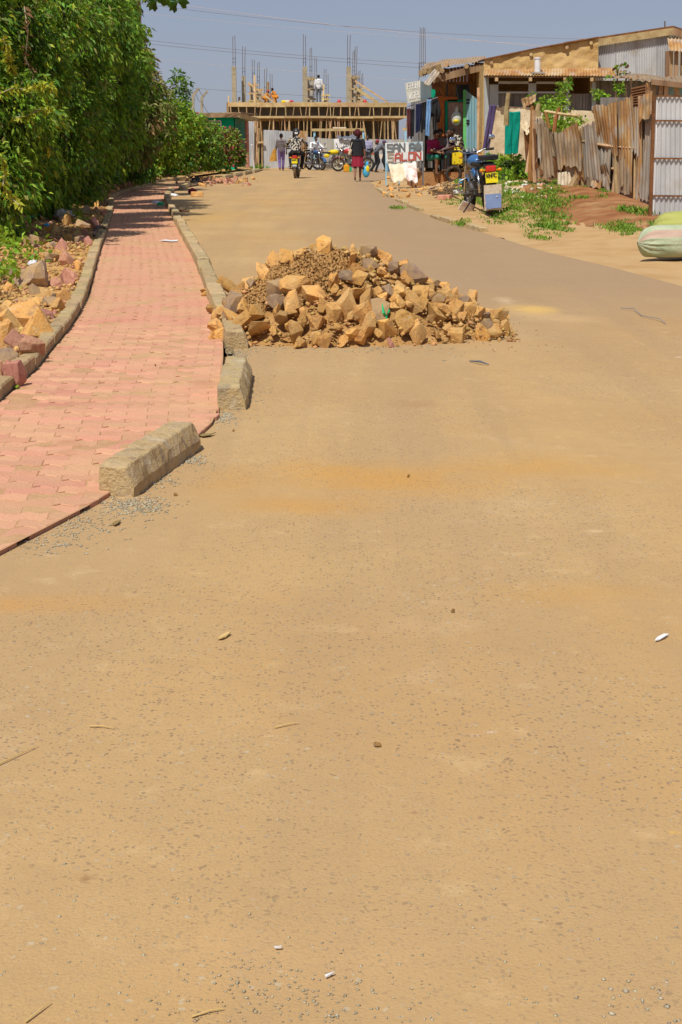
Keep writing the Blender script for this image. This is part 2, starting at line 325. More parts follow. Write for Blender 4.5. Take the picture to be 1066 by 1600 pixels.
def road_material():
    m = bpy.data.materials.new('dusty_asphalt'); m.use_nodes = True; nt = m.node_tree; N = nt.nodes; L = nt.links; b = N['Principled BSDF']
    b.inputs['Roughness'].default_value = .88; b.inputs['Specular IOR Level'].default_value = .2
    tc = N.new('ShaderNodeTexCoord'); P = tc.outputs['Object']
    def noi(scale, detail=5, st=None, rough=.55, off=0):
        n = N.new('ShaderNodeTexNoise'); n.inputs['Scale'].default_value = scale; n.inputs['Detail'].default_value = detail; n.inputs['Roughness'].default_value = rough
        mp = N.new('ShaderNodeMapping'); mp.inputs['Scale'].default_value = st or (1, 1, 1); mp.inputs['Location'].default_value = (off, off*.7, off*.3)
        if st: mp.inputs['Rotation'].default_value = (0, 0, st[2])
        L.new(P, mp.inputs[0]); L.new(mp.outputs[0], n.inputs['Vector']); return n.outputs[0]
    def rmp(x, a, c):
        r = N.new('ShaderNodeMapRange'); r.inputs[1].default_value = a; r.inputs[2].default_value = c; r.interpolation_type = 'SMOOTHSTEP'; L.new(x, r.inputs[0]); return r.outputs[0]
    def mul(a, c):
        k = N.new('ShaderNodeMath'); k.operation = 'MULTIPLY'; L.new(a, k.inputs[0])
        if isinstance(c, (int, float)): k.inputs[1].default_value = c
        else: L.new(c, k.inputs[1])
        return k.outputs[0]
    def mix(f, a, c):
        k = N.new('ShaderNodeMix'); k.data_type = 'RGBA'; L.new(f, k.inputs[0])
        for q, s in ((6, a), (7, c)):
            if isinstance(s, tuple): k.inputs[q].default_value = (*s, 1)
            else: L.new(s, k.inputs[q])
        return k.outputs[2]
    dust = ramp(nt, [(.3, (.455, .288, .12)), (.5, (.49, .32, .14)), (.7, (.53, .36, .168))]); L.new(noi(.55, 6), dust.inputs[0])
    col = dust.outputs[0]
    col = mix(mul(rmp(noi(.42, 6, off=11), .52, .7), .55), col, (.50, .275, .078))             # orange soil trodden in
    col = mix(mul(rmp(noi(1.1, 4, (1.0, .09, .06), off=3), .42, .66), .5), col, (.40, .265, .135))    # wheel-swept lanes
    col = mix(mul(rmp(noi(.16, 3, off=23), .5, .68), .4), col, (.41, .27, .135))
    col = mix(mul(rmp(noi(2.2, 5, off=31), .62, .78), .35), col, (.58, .41, .23))               # pale dust
    col = mix(mul(rmp(noi(90, 2), .35, .75), .3), col, (.40, .255, .12))
    def blob(px_, py_, sx, sy, c, k, soft=.8, ns=2.6):
        p0 = G(px_, py_); v = N.new('ShaderNodeVectorMath'); v.operation = 'SUBTRACT'; L.new(P, v.inputs[0]); v.inputs[1].default_value = (p0.x, p0.y, 0)
        d_ = N.new('ShaderNodeVectorMath'); d_.operation = 'DIVIDE'; L.new(v.outputs[0], d_.inputs[0]); d_.inputs[1].default_value = (sx, sy, 1); l = N.new('ShaderNodeVectorMath'); l.operation = 'LENGTH'; L.new(d_.outputs[0], l.inputs[0])
        w_ = N.new('ShaderNodeMath'); w_.operation = 'MULTIPLY_ADD'; L.new(noi(ns, 5, off=px_*.01), w_.inputs[0]); w_.inputs[1].default_value = 1.7; L.new(l.outputs['Value'], w_.inputs[2])
        r = N.new('ShaderNodeMapRange'); r.inputs[1].default_value = 1.0+soft; r.inputs[2].default_value = .75; r.inputs[3].default_value = 0; r.inputs[4].default_value = 1; r.interpolation_type = 'SMOOTHSTEP'; L.new(w_.outputs[0], r.inputs[0])
        return mix(mul(r.outputs[0], k), col, c)
    col = mix(mul(rmp(noi(5.5, 5, off=71), .45, .7), .35), col, (.41, .265, .125)); col = mix(mul(rmp(noi(22, 4, off=81), .5, .75), .35), col, (.40, .26, .125)); col = mix(mul(rmp(noi(9, 5, off=91), .58, .75), .35), col, (.60, .43, .22))
    col = mix(mul(rmp(noi(3.0, 3, (1.0, .05, -.22), off=97), .5, .62), .28), col, (.37, .245, .125))
    # traffic has swept the crown of the road bare of dust; spilt soil elsewhere
    sp_ = N.new('ShaderNodeSeparateXYZ'); L.new(P, sp_.inputs[0]); col = mix(mul(mul(rmp(sp_.outputs[1], 7.5, 15), rmp(sp_.outputs[0], -1.2, 1.0)), .75), col, (.325, .22, .13))
    for a_ in ((620, 745, 1.1, .5, (.52, .275, .065), .75), (840, 725, .5, .35, (.53, .29, .07), .5), (470, 790, .5, .25, (.52, .27, .065), .6), (40, 945, .5, .16, (.52, .27, .075), .6), (470, 880, .5, .35, (.50, .33, .14), .5), (860, 495, .5, .9, (.54, .36, .17), .75), (835, 482, .28, .7, (.62, .40, .12), .9), (560, 505, 1.25, .9, (.53, .325, .115), .7), (790, 470, .15, .5, (.62, .44, .27), .6), (330, 340, .9, 4, (.53, .32, .09), .6), (420, 1500, .7, .2, (.50, .32, .15), .5), (650, 632, .25, .2, (.36, .2, .1), .4), (880, 930, .4, .2, (.5, .28, .08), .45)): col = blob(*a_)
    for a_ in ((140, 1371, .034, .026, (.20, .10, .035), .95, .6, 30), (306, 1234, .02, .014, (.25, .13, .05), .85, .6, 45), (767, 1144, .02, .012, (.62, .45, .34), .8, .8, 40), (740, 1150, .02, .02, (.6, .42, .3), .5, .8, 40), (1054, 1301, .02, .012, (.60, .36, .09), .9, .6, 40), (1060, 558, .06, .05, (.64, .45, .34), .9, .6, 14), (1040, 519, .06, .05, (.62, .43, .3), .7, .6, 14), (650, 1270, .02, .012, (.34, .19, .09), .5, .8, 40), (420, 1150, .03, .01, (.62, .44, .24), .5, .8, 30), (930, 830, .07, .03, (.6, .43, .24), .6, .8, 14)): col = blob(*a_)
    # aggregate showing through the dust
    wv = N.new('ShaderNodeVectorMath'); wv.operation = 'MULTIPLY_ADD'; nn = N.new('ShaderNodeTexNoise'); nn.inputs['Scale'].default_value = 45; L.new(P, nn.inputs['Vector'])
    L.new(nn.outputs[1], wv.inputs[0]); wv.inputs[1].default_value = (.026, .026, 0); L.new(P, wv.inputs[2])
    def agg(scale, cut, thr, mask):
        v = N.new('ShaderNodeTexVoronoi'); v.inputs['Scale'].default_value = scale; v.voronoi_dimensions = '2D'; L.new(wv.outputs[0], v.inputs['Vector'])
        sp = N.new('ShaderNodeSeparateColor'); L.new(v.outputs['Color'], sp.inputs[0])
        sel = rmp(sp.outputs[0], cut, cut+.06)
        rad = N.new('ShaderNodeMath'); rad.operation = 'MULTIPLY_ADD'; L.new(sp.outputs[1], rad.inputs[0]); rad.inputs[1].default_value = .3; L.new(v.outputs['Distance'], rad.inputs[2])
        r = N.new('ShaderNodeMapRange'); r.inputs[1].default_value = thr; r.inputs[2].default_value = thr-.1; r.inputs[3].default_value = 0; r.inputs[4].default_value = 1; L.new(rad.outputs[0], r.inputs[0])
        return mul(mul(sel, r.outputs[0]), mask), sp.outputs[2]
    msk = rmp(noi(.8, 4, off=41), .34, .56); msk2 = rmp(noi(1.5, 4, off=51), .3, .5)
    a1, c1 = agg(80, .52, .42, msk); a2, c2 = agg(170, .42, .43, msk2)
    gc = ramp(nt, [(.2, (.20, .135, .085)), (.6, (.26, .18, .115)), (.85, (.32, .235, .155)), (.97, (.42, .37, .27))]); L.new(c1, gc.inputs[0])
    col = mix(mul(a1, .72), col, gc.outputs[0]); col = mix(mul(a2, .45), col, (.30, .2, .11))
    a3, c3 = agg(48, .86, .36, rmp(noi(1.2, 3, off=61), .45, .6)); col = mix(mul(a3, .6), col, (.46, .40, .28))
    L.new(col, b.inputs['Base Color'])
    h = N.new('ShaderNodeMath'); h.operation = 'MULTIPLY_ADD'; L.new(a1, h.inputs[0]); h.inputs[1].default_value = .4
    L.new(noi(140, 3), h.inputs[2])
    bp = N.new('ShaderNodeBump'); bp.inputs['Strength'].default_value = .35; bp.inputs['Distance'].default_value = .006; L.new(h.outputs[0], bp.inputs['Height'])
    b2 = N.new('ShaderNodeBump'); b2.inputs['Strength'].default_value = .3; b2.inputs['Distance'].default_value = .06; L.new(noi(1.6, 4, off=5), b2.inputs['Height']); L.new(bp.outputs[0], b2.inputs['Normal'])
    L.new(b2.outputs[0], b.inputs['Normal']); MATS['road'] = m
road_material()

def dust_over(name, c, scale, k, lo, hi):
    m = M(name); nt = m.node_tree; N = nt.nodes; L = nt.links; b = N['Principled BSDF']; src = b.inputs['Base Color'].links[0].from_socket
    g_ = N.new('ShaderNodeNewGeometry'); n_ = N.new('ShaderNodeTexNoise'); n_.inputs['Scale'].default_value = scale; n_.inputs['Detail'].default_value = 7; L.new(g_.outputs['Position'], n_.inputs['Vector'])
    r = N.new('ShaderNodeMapRange'); r.inputs[1].default_value = lo; r.inputs[2].default_value = hi; r.inputs[4].default_value = k; L.new(n_.outputs[0], r.inputs[0])
    x = N.new('ShaderNodeMix'); x.data_type = 'RGBA'; x.inputs[7].default_value = (*c, 1); L.new(r.outputs[0], x.inputs[0]); L.new(src, x.inputs[6]); L.new(x.outputs[2], b.inputs['Base Color'])
dust_over('paver', (.58, .36, .19), 1.7, .5, .4, .65); dust_over('joint_dust', (.56, .37, .18), 1.7, .6, .4, .62); dust_over('paver', (.40, .17, .09), 3.1, .35, .58, .7)
dust_over('stone', (.60, .40, .17), 6, .65, .45, .65); dust_over('grey_stone', (.58, .38, .17), 5, .7, .42, .6); dust_over('kerb_concrete', (.22, .185, .14), 6, .55, .58, .72); dust_over('zinc', (.42, .36, .27), 2.3, .5, .55, .75); dust_over('grey_sheet', (.36, .19, .08), 2.6, .7, .55, .7); dust_over('brown_sheet', (.40, .20, .07), 2.2, .7, .55, .7)
dust_over('rust_sheet', (.46, .42, .36), 2.8, .6, .52, .66); dust_over('red_soil', (.46, .29, .13), 1.4, .6, .5, .7); dust_over('blue_door', (.34, .33, .26), 3, .5, .5, .7)
# ------------------------------------------------------------------ ground and road
mb = MB(); rr = []
for rad in (0, 8, 20, 45, 90, 200, 500, 1500):
    rr.append([(rad*math.cos(a*math.pi/16), 20+rad*math.sin(a*math.pi/16), -.03) for a in range(33)])
mb.grid(rr); tag(mb.build('ground', 'dirt'), kind='structure')

def polysheet(name, pts, z, m, kind='structure'):
    bm = bmesh.new(); vs = [bm.verts.new((p[0], p[1], z)) for p in pts]; f = bm.faces.new(vs); bm.normal_update()
    if f.normal.z < 0: bmesh.ops.reverse_faces(bm, faces=[f])
    bmesh.ops.triangulate(bm, faces=bm.faces); me = bpy.data.meshes.new(name); bm.to_mesh(me); bm.free(); me.materials.append(M(m))
    return tag(link(name, me), kind=kind)
def gl(l, z=0.0): return [G(x, y, z) for x, y in l]
road_left = gl([(-120, 850), (130, 762), (270, 680), (340, 630), (374, 590), (362, 530), (340, 465), (322, 425), (306, 395), (290, 368), (278, 345), (268, 325), (262, 312), (270, 300), (300, 292), (345, 283), (400, 270), (412, 266)])
road_right = gl([(1066, 447), (950, 416), (850, 393), (770, 368), (735, 357), (660, 332), (610, 308), (585, 292), (578, 284)])
far = [Vector((3.2, 66, 0)), Vector((9, 72, 0)), Vector((30, 76, 0)), Vector((30, 79.5, 0)), Vector((-5, 79.5, 0))]
polysheet('road', [Vector((-9, -5, 0)), Vector((10, -5, 0)), Vector((6.0, 4, 0)), Vector((4.2, 10, 0))]+road_right+far+road_left[::-1]+[Vector((-4, 3, 0))], 0, 'road')

# right-hand dirt footpath, a little above the road, with a crumbling edge
def strip(name, front, back, m, nt_=10, amp=.02, fz=0.0, bz=.02, sub=60, seed=0, edge=.0):
    def resample(pl, n):
        pl = [Vector(p) for p in pl]; L = [0]
        for a, b in zip(pl, pl[1:]): L.append(L[-1]+(b-a).length)
        out = []
        for i in range(n+1):
            s = L[-1]*i/n; k = 0
            while k < len(L)-2 and L[k+1] < s: k += 1
            t = (s-L[k])/max(1e-6, L[k+1]-L[k]); out.append(pl[k].lerp(pl[k+1], t))
        return out
    A, B = resample(front, sub), resample(back, sub); rows = []
    for i in range(nt_+1):
        t = i/nt_; row = []
        for a, b in zip(A, B):
            p = a.lerp(b, t)
            if i == 0 and edge: p = p+(b-a).normalized()*edge*fbm((a.x*2+seed, a.y*2, 0))
            z = p.z+amp*(fbm((p.x*1.3+seed, p.y*1.3, 2))+.4*fbm((p.x*5+seed, p.y*5, 5)))*(0 if i == 0 else 1)
            row.append(Vector((p.x, p.y, z)))
        rows.append(row)
    o = MB().grid(rows).build(name, m, smooth=True); tag(o, kind='structure'); return o
rf = [Vector((6.0, 4, -.01)), Vector((4.2, 10, -.01))]+[Vector((p.x, p.y, -.01)) for p in road_right]+[Vector((3.1, 66, -.01)), Vector((9, 71, -.01))]
rb = [Vector((11, 4, .04)), Vector((8.5, 12, .05))]+[Vector((p.x, p.y, .05)) for p in gl([(1090, 398), (1000, 384), (900, 372), (840, 360), (775, 347), (735, 330), (700, 312), (690, 300), (670, 288), (655, 282)])]+[Vector((5.2, 64, .04)), Vector((12, 69, .04))]
strip('footpath', rf, rb, 'footpath_dirt', 8, .035, edge=.12, sub=160, seed=4)

# ------------------------------------------------------------------ paved sidewalk
PZ = .018
L_pl = gl([(0, 628), (60, 575), (120, 500), (140, 460), (155, 400), (172, 350), (178, 325), (178, 308), (200, 299), (251, 284), (300, 277)], PZ)
R_pl = gl([(0, 860), (150, 783), (300, 690), (343, 648), (345, 600), (350, 545), (341, 490), (327, 455), (311, 410), (293, 380), (279, 360), (266, 335), (256, 312), (266, 299), (300, 290), (345, 281)], PZ)
def xof(pl, d):
    if d <= pl[0].y: a, b = pl[0], pl[1]
    elif d >= pl[-1].y: a, b = pl[-2], pl[-1]
    else:
        k = max(i for i in range(len(pl)-1) if pl[i].y <= d); a, b = pl[k], pl[k+1]
    t = (d-a.y)/(b.y-a.y); return a.x+(b.x-a.x)*t, Vector((b.x-a.x, b.y-a.y, 0)).normalized()
pav = MB(); rows = []
for k in range(90):
    d = R_pl[0].y-.5+k*.55
    if d > R_pl[-1].y+6: break
    xl, xr = xof(L_pl, d)[0], xof(R_pl, d)[0]
    if xr < xl+.05: continue
    rows.append([Vector((xl+(xr-xl)*j/8, d, PZ-.0022+.0022*fbm((j, d, 0)))) for j in range(9)])
pav.grid(rows)
pave = pav.build('pavement', 'joint_dust'); tag(pave, kind='structure')
def clip(poly, p, n):
    out = []
    for i in range(len(poly)):
        a, b = poly[i], poly[(i+1) % len(poly)]; da, db = (a-p).dot(n), (b-p).dot(n)
        if da >= 0: out.append(a)
        if da*db < 0: out.append(a.lerp(b, da/(da-db)))
    return out
def area(p): return abs(sum(p[i].x*p[(i+1) % len(p)].y-p[(i+1) % len(p)].x*p[i].y for i in range(len(p))))/2
PL, PW, GAP = .2, .1, .0012
za = .018
zz = [(-.5, 0), (-.375, za), (-.125, -za), (.125, za), (.375, -za), (.5, 0)]
outline = [(a*(PL-2*GAP), -PW/2+GAP+b) for a, b in zz]+[(a*(PL-2*GAP), PW/2-GAP+b) for a, b in zz[::-1]]
outline = [Vector((a, b, 0)) for a, b in outline]
def paver_geo(poly):
    n = len(poly); c = sum(poly, Vector())/n; ins = [p+(c-p).normalized()*.004 for p in poly]
    vs = ins+[Vector((p.x, p.y, -.003)) for p in poly]+[Vector((p.x, p.y, -.045)) for p in poly]
    fs = [tuple(range(n))]+[(i+n, (i+1) % n+n, (i+1) % n, i) for i in range(n)]+[(i+2*n, (i+1) % n+2*n, (i+1) % n+n, i+n) for i in range(n)]
    return vs, fs
def paver_mesh(poly, full_=False):
    me = bpy.data.meshes.new('paver'); v, f = paver_geo(poly); me.from_pydata(v, [], f); me.materials.append(M('paver')); me.materials.append(M('paver_side'))
    n = len(poly)
    for i, p in enumerate(me.polygons): p.material_index = 1 if i > n and not full_ else 0
    me.update(); return me
base_pav = paver_mesh(outline, True); field = MB(); npav = 0
d = R_pl[0].y-.25; cx = (xof(L_pl, 7.3)[0]+xof(R_pl, 7.3)[0])/2
hd0 = Vector((-.105, 1, 0)).normalized(); pos = Vector((cx, 7.3, 0))-hd0*(7.3-d)
row_i = 0
while pos.y < 46:
    y = pos.y
    if y > 7.5:
        a = (xof(L_pl, y-.8)[0]+xof(R_pl, y-.8)[0])/2; b = (xof(L_pl, y+1.2)[0]+xof(R_pl, y+1.2)[0])/2
        c0 = (xof(L_pl, y)[0]+xof(R_pl, y)[0])/2
        hd = (hd0*.6+Vector((b-a, 2, 0)).normalized()*.4).normalized(); pos.x = pos.x*.9+c0*.1
    else: hd = hd0
    rx = Vector((hd.y, -hd.x, 0)); ang = math.atan2(hd.y, hd.x)-math.pi/2
    row_i += 1
    for j in range(-9, 7):
        c = pos+rx*((j+.5*(row_i % 2))*PL)
        xl, tl = xof(L_pl, c.y); xr, tr = xof(R_pl, c.y)
        if c.x < xl-.15 or c.x > xr+.15: continue
        k = (c.x/c.y)*2371+533
        if k < -60: continue
        m3 = Matrix.Rotation(ang, 3, 'Z'); poly = [m3 @ p+c for p in outline]
        full = True
        nl = Vector((tl.y, -tl.x, 0)); nr = -Vector((tr.y, -tr.x, 0))
        for p, n in ((Vector((xl+.004, c.y, 0)), nl), (Vector((xr-.004, c.y, 0)), nr)):
            q = clip(poly, p, n)
            if len(q) != len(poly) or any((q[i]-poly[i]).length > 1e-5 for i in range(len(q))): full = False
            poly = q
            if len(poly) < 3: break
        if len(poly) < 3 or area(poly) < .004: continue
        z = PZ+u(-.0025, .0025)
        if npav < 300:
            me = base_pav if full else paver_mesh([p-c for p in poly])
            o = link('paver', me, pave, (c.x, c.y, z)); o.rotation_euler = (u(-.012, .012), u(-.012, .012), ang if full else 0); npav += 1
        else:
            v, f = paver_geo([p-c for p in poly]); dz = u(-.02, .02); field.add([(p.x+c.x, p.y+c.y, p.z+z+dz*p.y) for p in v], f)
    pos = pos+hd*PW
fo = field.build('paver_field', 'paver', pave, kind='stuff')

# kerb stones and edging stones
def kerb_mesh(prof, seed, amp=.006):
    mb = MB(); n = 30; rows = []
    for i in range(n+1):
        t = i/n; row = []
        for (x, z) in prof+[prof[0]]:
            k = .012 if i in (0, n) else 0
            p = Vector((x*(1-k*4), t-.5, z-(k if z > .01 else 0)))
            q = fbm((p.x*9+seed, p.y*7, p.z*9+seed*3))*amp+fbm((p.x*30+seed, p.y*25, p.z*30))*amp*.5
            row.append(p+Vector((q if p.x > 0 else -q, 0, q if z > .05 else 0)))
        row[-1] = row[0].copy(); rows.append(row)
    mb.grid(rows); k = len(prof)
    mb.f.append(tuple(range(k))); mb.m.append(0); mb.f.append(tuple(n*(k+1)+i for i in range(k))[::-1]); mb.m.append(0)
    me = bpy.data.meshes.new('kerb_stone'); me.from_pydata([tuple(v) for v in mb.v], [], mb.f); me.materials.append(M('kerb_concrete'))
    bm = bmesh.new(); bm.from_mesh(me); bmesh.ops.remove_doubles(bm, verts=bm.verts, dist=1e-5); bmesh.ops.recalc_face_normals(bm, faces=bm.faces); bm.to_mesh(me); bm.free(); return me
kprof = [(-.07, -.05), (-.0, -.05), (.075, -.05), (.076, .0), (.075, .05), (.06, .085), (.044, .118), (.038, .122), (-.01, .123), (-.06, .122), (-.069, .114), (-.071, .05)]
kms = [kerb_mesh(kprof, s*3.3, .007) for s in range(4)]
eprof = [(-.05, -.05), (.05, -.05), (.05, .055), (.04, .065), (-.04, .065), (-.05, .055)]
ems = [kerb_mesh(eprof, 20+s*2.1, .007) for s in range(5)]
def put(name, me, a, b, parent, sx=1, z=0, roll=0):
    o = link(name, me, parent); a, b = Vector(a), Vector(b); d = b-a; o.location = ((a.x+b.x)/2, (a.y+b.y)/2, z); o.rotation_euler = (0, roll, math.atan2(d.y, d.x)-math.pi/2)
    o.scale = (sx, d.length, 1); return o
k1 = put('kerb_stone', kms[0], G(181, 776), G(289, 700), None, 1.0, 0, .03); tag(k1, 'nearest concrete kerb stone, set askew at the open corner of the pink pavement', 'kerb stone', 'near kerb stones')
k2 = put('kerb_stone', kms[1], G(362, 641), G(374, 588), None, 1.0, 0, -.02); tag(k2, 'concrete kerb stone standing apart just in front of the stone heap', 'kerb stone', 'near kerb stones')
k3 = put('kerb_stone', kms[2], G(370, 545), G(357, 509), None, 1.0, 0, .02); tag(k3, 'concrete kerb stone half overlapped by the left end of the stone heap', 'kerb stone', 'near kerb stones')
def along(pl, step, fn):
    L = [0]
    for a, b in zip(pl, pl[1:]): L.append(L[-1]+(b-a).length)
    def P(s):
        k = 0
        while k < len(L)-2 and L[k+1] < s: k += 1
        return pl[k].lerp(pl[k+1], (s-L[k])/(L[k+1]-L[k]))
    s = 0; i = 0
    while s+step*.7 < L[-1]:
        fn(i, P(s+.01), P(min(L[-1], s+step)-.015)); s += step; i += 1
kl = gl([(351, 500), (335, 462), (320, 422), (305, 394), (289, 367), (277, 344), (267, 325), (261, 312), (268, 300)])
along(kl, .93, lambda i, a, b: put('kerb_stone', kms[i % 4], a, b, pave, u(.95, 1.1), u(-.03, .02), u(-.06, .06)))
for a, b in (((283, 297), (296, 290)), ((300, 287), (312, 284)), ((350, 279), (362, 276)), ((366, 276), (377, 273)), ((381, 272.5), (392, 270)), ((396, 270), (405, 268))):
    put('kerb_stone', kms[random.randrange(4)], G(*a), G(*b), pave, 1, u(-.02, .03), u(-.1, .1))
el = [Vector((p.x-.06, p.y, 0)) for p in L_pl]; el = [el[0]-(el[1]-el[0])*.35]+el
along(el, .52, lambda i, a, b: put('edging_stone', ems[i % 5], a, b, pave, u(.9, 1.15), .02+u(-.008, .01), u(-.05, .05)))
kr = gl([(756, 362), (735, 356), (700, 347), (665, 334), (640, 322), (620, 312), (600, 302), (590, 295)])
kroot = empty('roadside_kerb', G(690, 345), 'broken row of low concrete kerb stones along the right road edge', 'kerb')
def rkerb(i, a, b):
    if i in (1, 4, 5, 8, 11, 12): return
    o = put('kerb_stone', kms[i % 4], a, b, None, 1.05, -.06+u(-.015, .015), u(-.12, .12)); o.parent = kroot; o.location -= kroot.location
along(kr, 1.15, rkerb)

# ------------------------------------------------------------------ stones
def rock_mesh(seed, flat=1.0, n=20, bev=.02, name='stone', sharp=1.0):
    r = random.Random(seed); bm = bmesh.new()
    n = r.choice((12, 15, 20)); cx, cy, cz = r.uniform(.6, .95), r.uniform(.55, .85), r.uniform(.5, .8); sk = r.uniform(-.35, .35)
    for i in range(n):
        v = Vector((r.gauss(0, 1), r.gauss(0, 1), r.gauss(0, 1))).normalized()
        v = Vector((max(-cx, min(cx, v.x))+sk*v.z, max(-cy, min(cy, v.y))+sk*.6*v.x, max(-cz, min(cz, v.z))*flat))*r.uniform(.82, 1.1)
        bm.verts.new(v)
    res = bmesh.ops.convex_hull(bm, input=bm.verts); bmesh.ops.delete(bm, geom=list({g for g in res['geom_interior']+res['geom_unused'] if isinstance(g, bmesh.types.BMVert) and g.is_valid}), context='VERTS')
    bmesh.ops.dissolve_limit(bm, angle_limit=R(9), verts=bm.verts, edges=bm.edges)
    bmesh.ops.bevel(bm, geom=list(bm.edges), offset=bev, segments=1, affect='EDGES', profile=.5)
    bmesh.ops.triangulate(bm, faces=bm.faces)
    bmesh.ops.subdivide_edges(bm, edges=[e for e in bm.edges if e.calc_length() > .3], cuts=1); bmesh.ops.triangulate(bm, faces=bm.faces)
    for v in bm.verts: v.co += v.co.normalized()*(.03*fbm(v.co*2.6+Vector((seed, 0, 0)))+.024*fbm(v.co*9+Vector((seed, 0, 0))))
    bmesh.ops.recalc_face_normals(bm, faces=bm.faces)
    me = bpy.data.meshes.new(name); bm.to_mesh(me); bm.free(); return me
def variants(m, seeds, **k):
    out = []
    for s in seeds: me = rock_mesh(s, **k); me.materials.append(M(m)); out.append(me)
    return out
RK = variants('stone', range(10, 30)); RKG = variants('grey_stone', range(130, 138)); RKP = variants('pink_stone', range(40, 46), flat=.7); RKS = variants('stone', range(50, 54), flat=.45)
def stone(me, loc, r, parent, rot=None, sc3=None):
    o = link('stone', me, parent); o.location = Vector(loc)-(wloc(parent) if parent else Vector())
    o.rotation_euler = rot or (u(-3, 3), u(-3, 3), u(-3, 3)); k = sc3 or (u(.85, 1.45), u(.75, 1.1), u(.55, 1.0)); o.scale = (r*k[0], r*k[1], r*k[2]); return o
def chips(name, m, pts, parent=None, kind='stuff', flat=.6):
    """many small broken bits: pts = [(x, y, z, r)]"""
    p = np.array(pts, float); n = len(p)
    base = np.array([(1, 0, 0), (0, 1, 0), (-1, 0, 0), (0, -1, 0), (0, 0, 1), (0, 0, -1)], float)
    tri = np.array([(0, 1, 4), (1, 2, 4), (2, 3, 4), (3, 0, 4), (1, 0, 5), (2, 1, 5), (3, 2, 5), (0, 3, 5)])
    v = base[None]*rng.uniform(.55, 1.25, (n, 6, 3)); v += rng.uniform(-.25, .25, (n, 6, 3)); v[:, :, 2] *= flat
    a = rng.uniform(0, 6.28, n); ca, sa = np.cos(a)[:, None], np.sin(a)[:, None]
    x = v[:, :, 0]*ca-v[:, :, 1]*sa; y = v[:, :, 0]*sa+v[:, :, 1]*ca; v = np.stack([x, y, v[:, :, 2]], 2)*p[:, 3][:, None, None]+p[:, None, :3]
    f = (tri[None]+np.arange(n)[:, None, None]*6).reshape(-1, 3)
    return fastmesh(name, v.reshape(-1, 3), f, m, parent, kind)
def fastmesh(name, v, f, m, parent=None, kind=None, smooth=False, mi=None):
    if parent is not None: v = v-np.array(wloc(parent))
    me = bpy.data.meshes.new(name); me.vertices.add(len(v)); me.vertices.foreach_set('co', np.ascontiguousarray(v, np.float32).ravel())
    k = f.shape[1]; me.loops.add(f.size); me.loops.foreach_set('vertex_index', np.ascontiguousarray(f, np.int32).ravel())
    me.polygons.add(len(f)); me.polygons.foreach_set('loop_start', np.arange(0, f.size, k, dtype=np.int32))
    for q in (m if isinstance(m, (list, tuple)) else [m]): me.materials.append(M(q))
    if mi is not None: me.polygons.foreach_set('material_index', np.ascontiguousarray(mi, np.int32))
    me.update(calc_edges=True); me.validate()
    o = link(name, me, parent); 
    if kind: o['kind'] = kind
    return o

# the heap on the road
HC = Vector((-.02, 10.45, 0))
heap = empty('stone_heap', HC, 'heap of broken ochre stones and clods of soil dumped on the road', 'stone heap')
prof_h = [(-.87, 0), (-.79, .16), (-.64, .31), (-.48, .44), (-.25, .555), (.0, .58), (.22, .535), (.42, .45), (.6, .34), (.8, .23), (.98, .13), (1.12, .055), (1.22, 0)]
def hprof(x):
    if x <= prof_h[0][0] or x >= prof_h[-1][0]: return 0
    for (a, b), (c, e) in zip(prof_h, prof_h[1:]):
        if a <= x <= c: return b+(e-b)*(x-a)/(c-a)
def heap_h(x, y):
    h = hprof(x-HC.x); dy = (y-HC.y-.0)/(1.0 if y < HC.y else .9); k = 1-abs(dy)**1.35*1.0/(max(.22, h/.66))**.35
    return h*max(0, k)
rows = []
for i in range(41):
    y = HC.y-1.15+2.3*i/40
    rows.append([Vector((x, y, max(-.03, heap_h(x, y)-.05+.035*fbm((x*5, y*5, 1))+.02*fbm((x*17, y*17, 1)))) ) for x in [HC.x-1.15+2.6*j/50 for j in range(51)]])
MB().grid(rows).build('soil_core', 'heap_soil', heap, smooth=True)
placed = []
def try_place(n, r0, r1, sink, ok=lambda x, y: True, pool=None, tries=9000, sep=.8):
    c = 0
    for _ in range(tries):
        if c >= n: break
        x, y = u(HC.x-1.1, HC.x+1.35), u(HC.y-1.15, HC.y+.75); h = heap_h(x, y)
        if h <= .012 or not ok(x, y): continue
        r = u(r0, r1)
        if any((x-a)**2+(y-b)**2+((h-z)*.7)**2 < (sep*(r+q))**2*.55 for a, b, z, q in placed): continue
        me = random.choice(pool or (RK if random.random() < .82 else RKG if random.random() < .45 else RKS))
        stone(me, (x, y, h+r*sink), r, heap); placed.append((x, y, h, r)); c += 1
soil_patch = lambda x, y: not ((x-HC.x+.27)**2/.36**2+(y-HC.y+.22)**2/.33**2+.9*fbm((x*4, y*4, 7)) < .85)
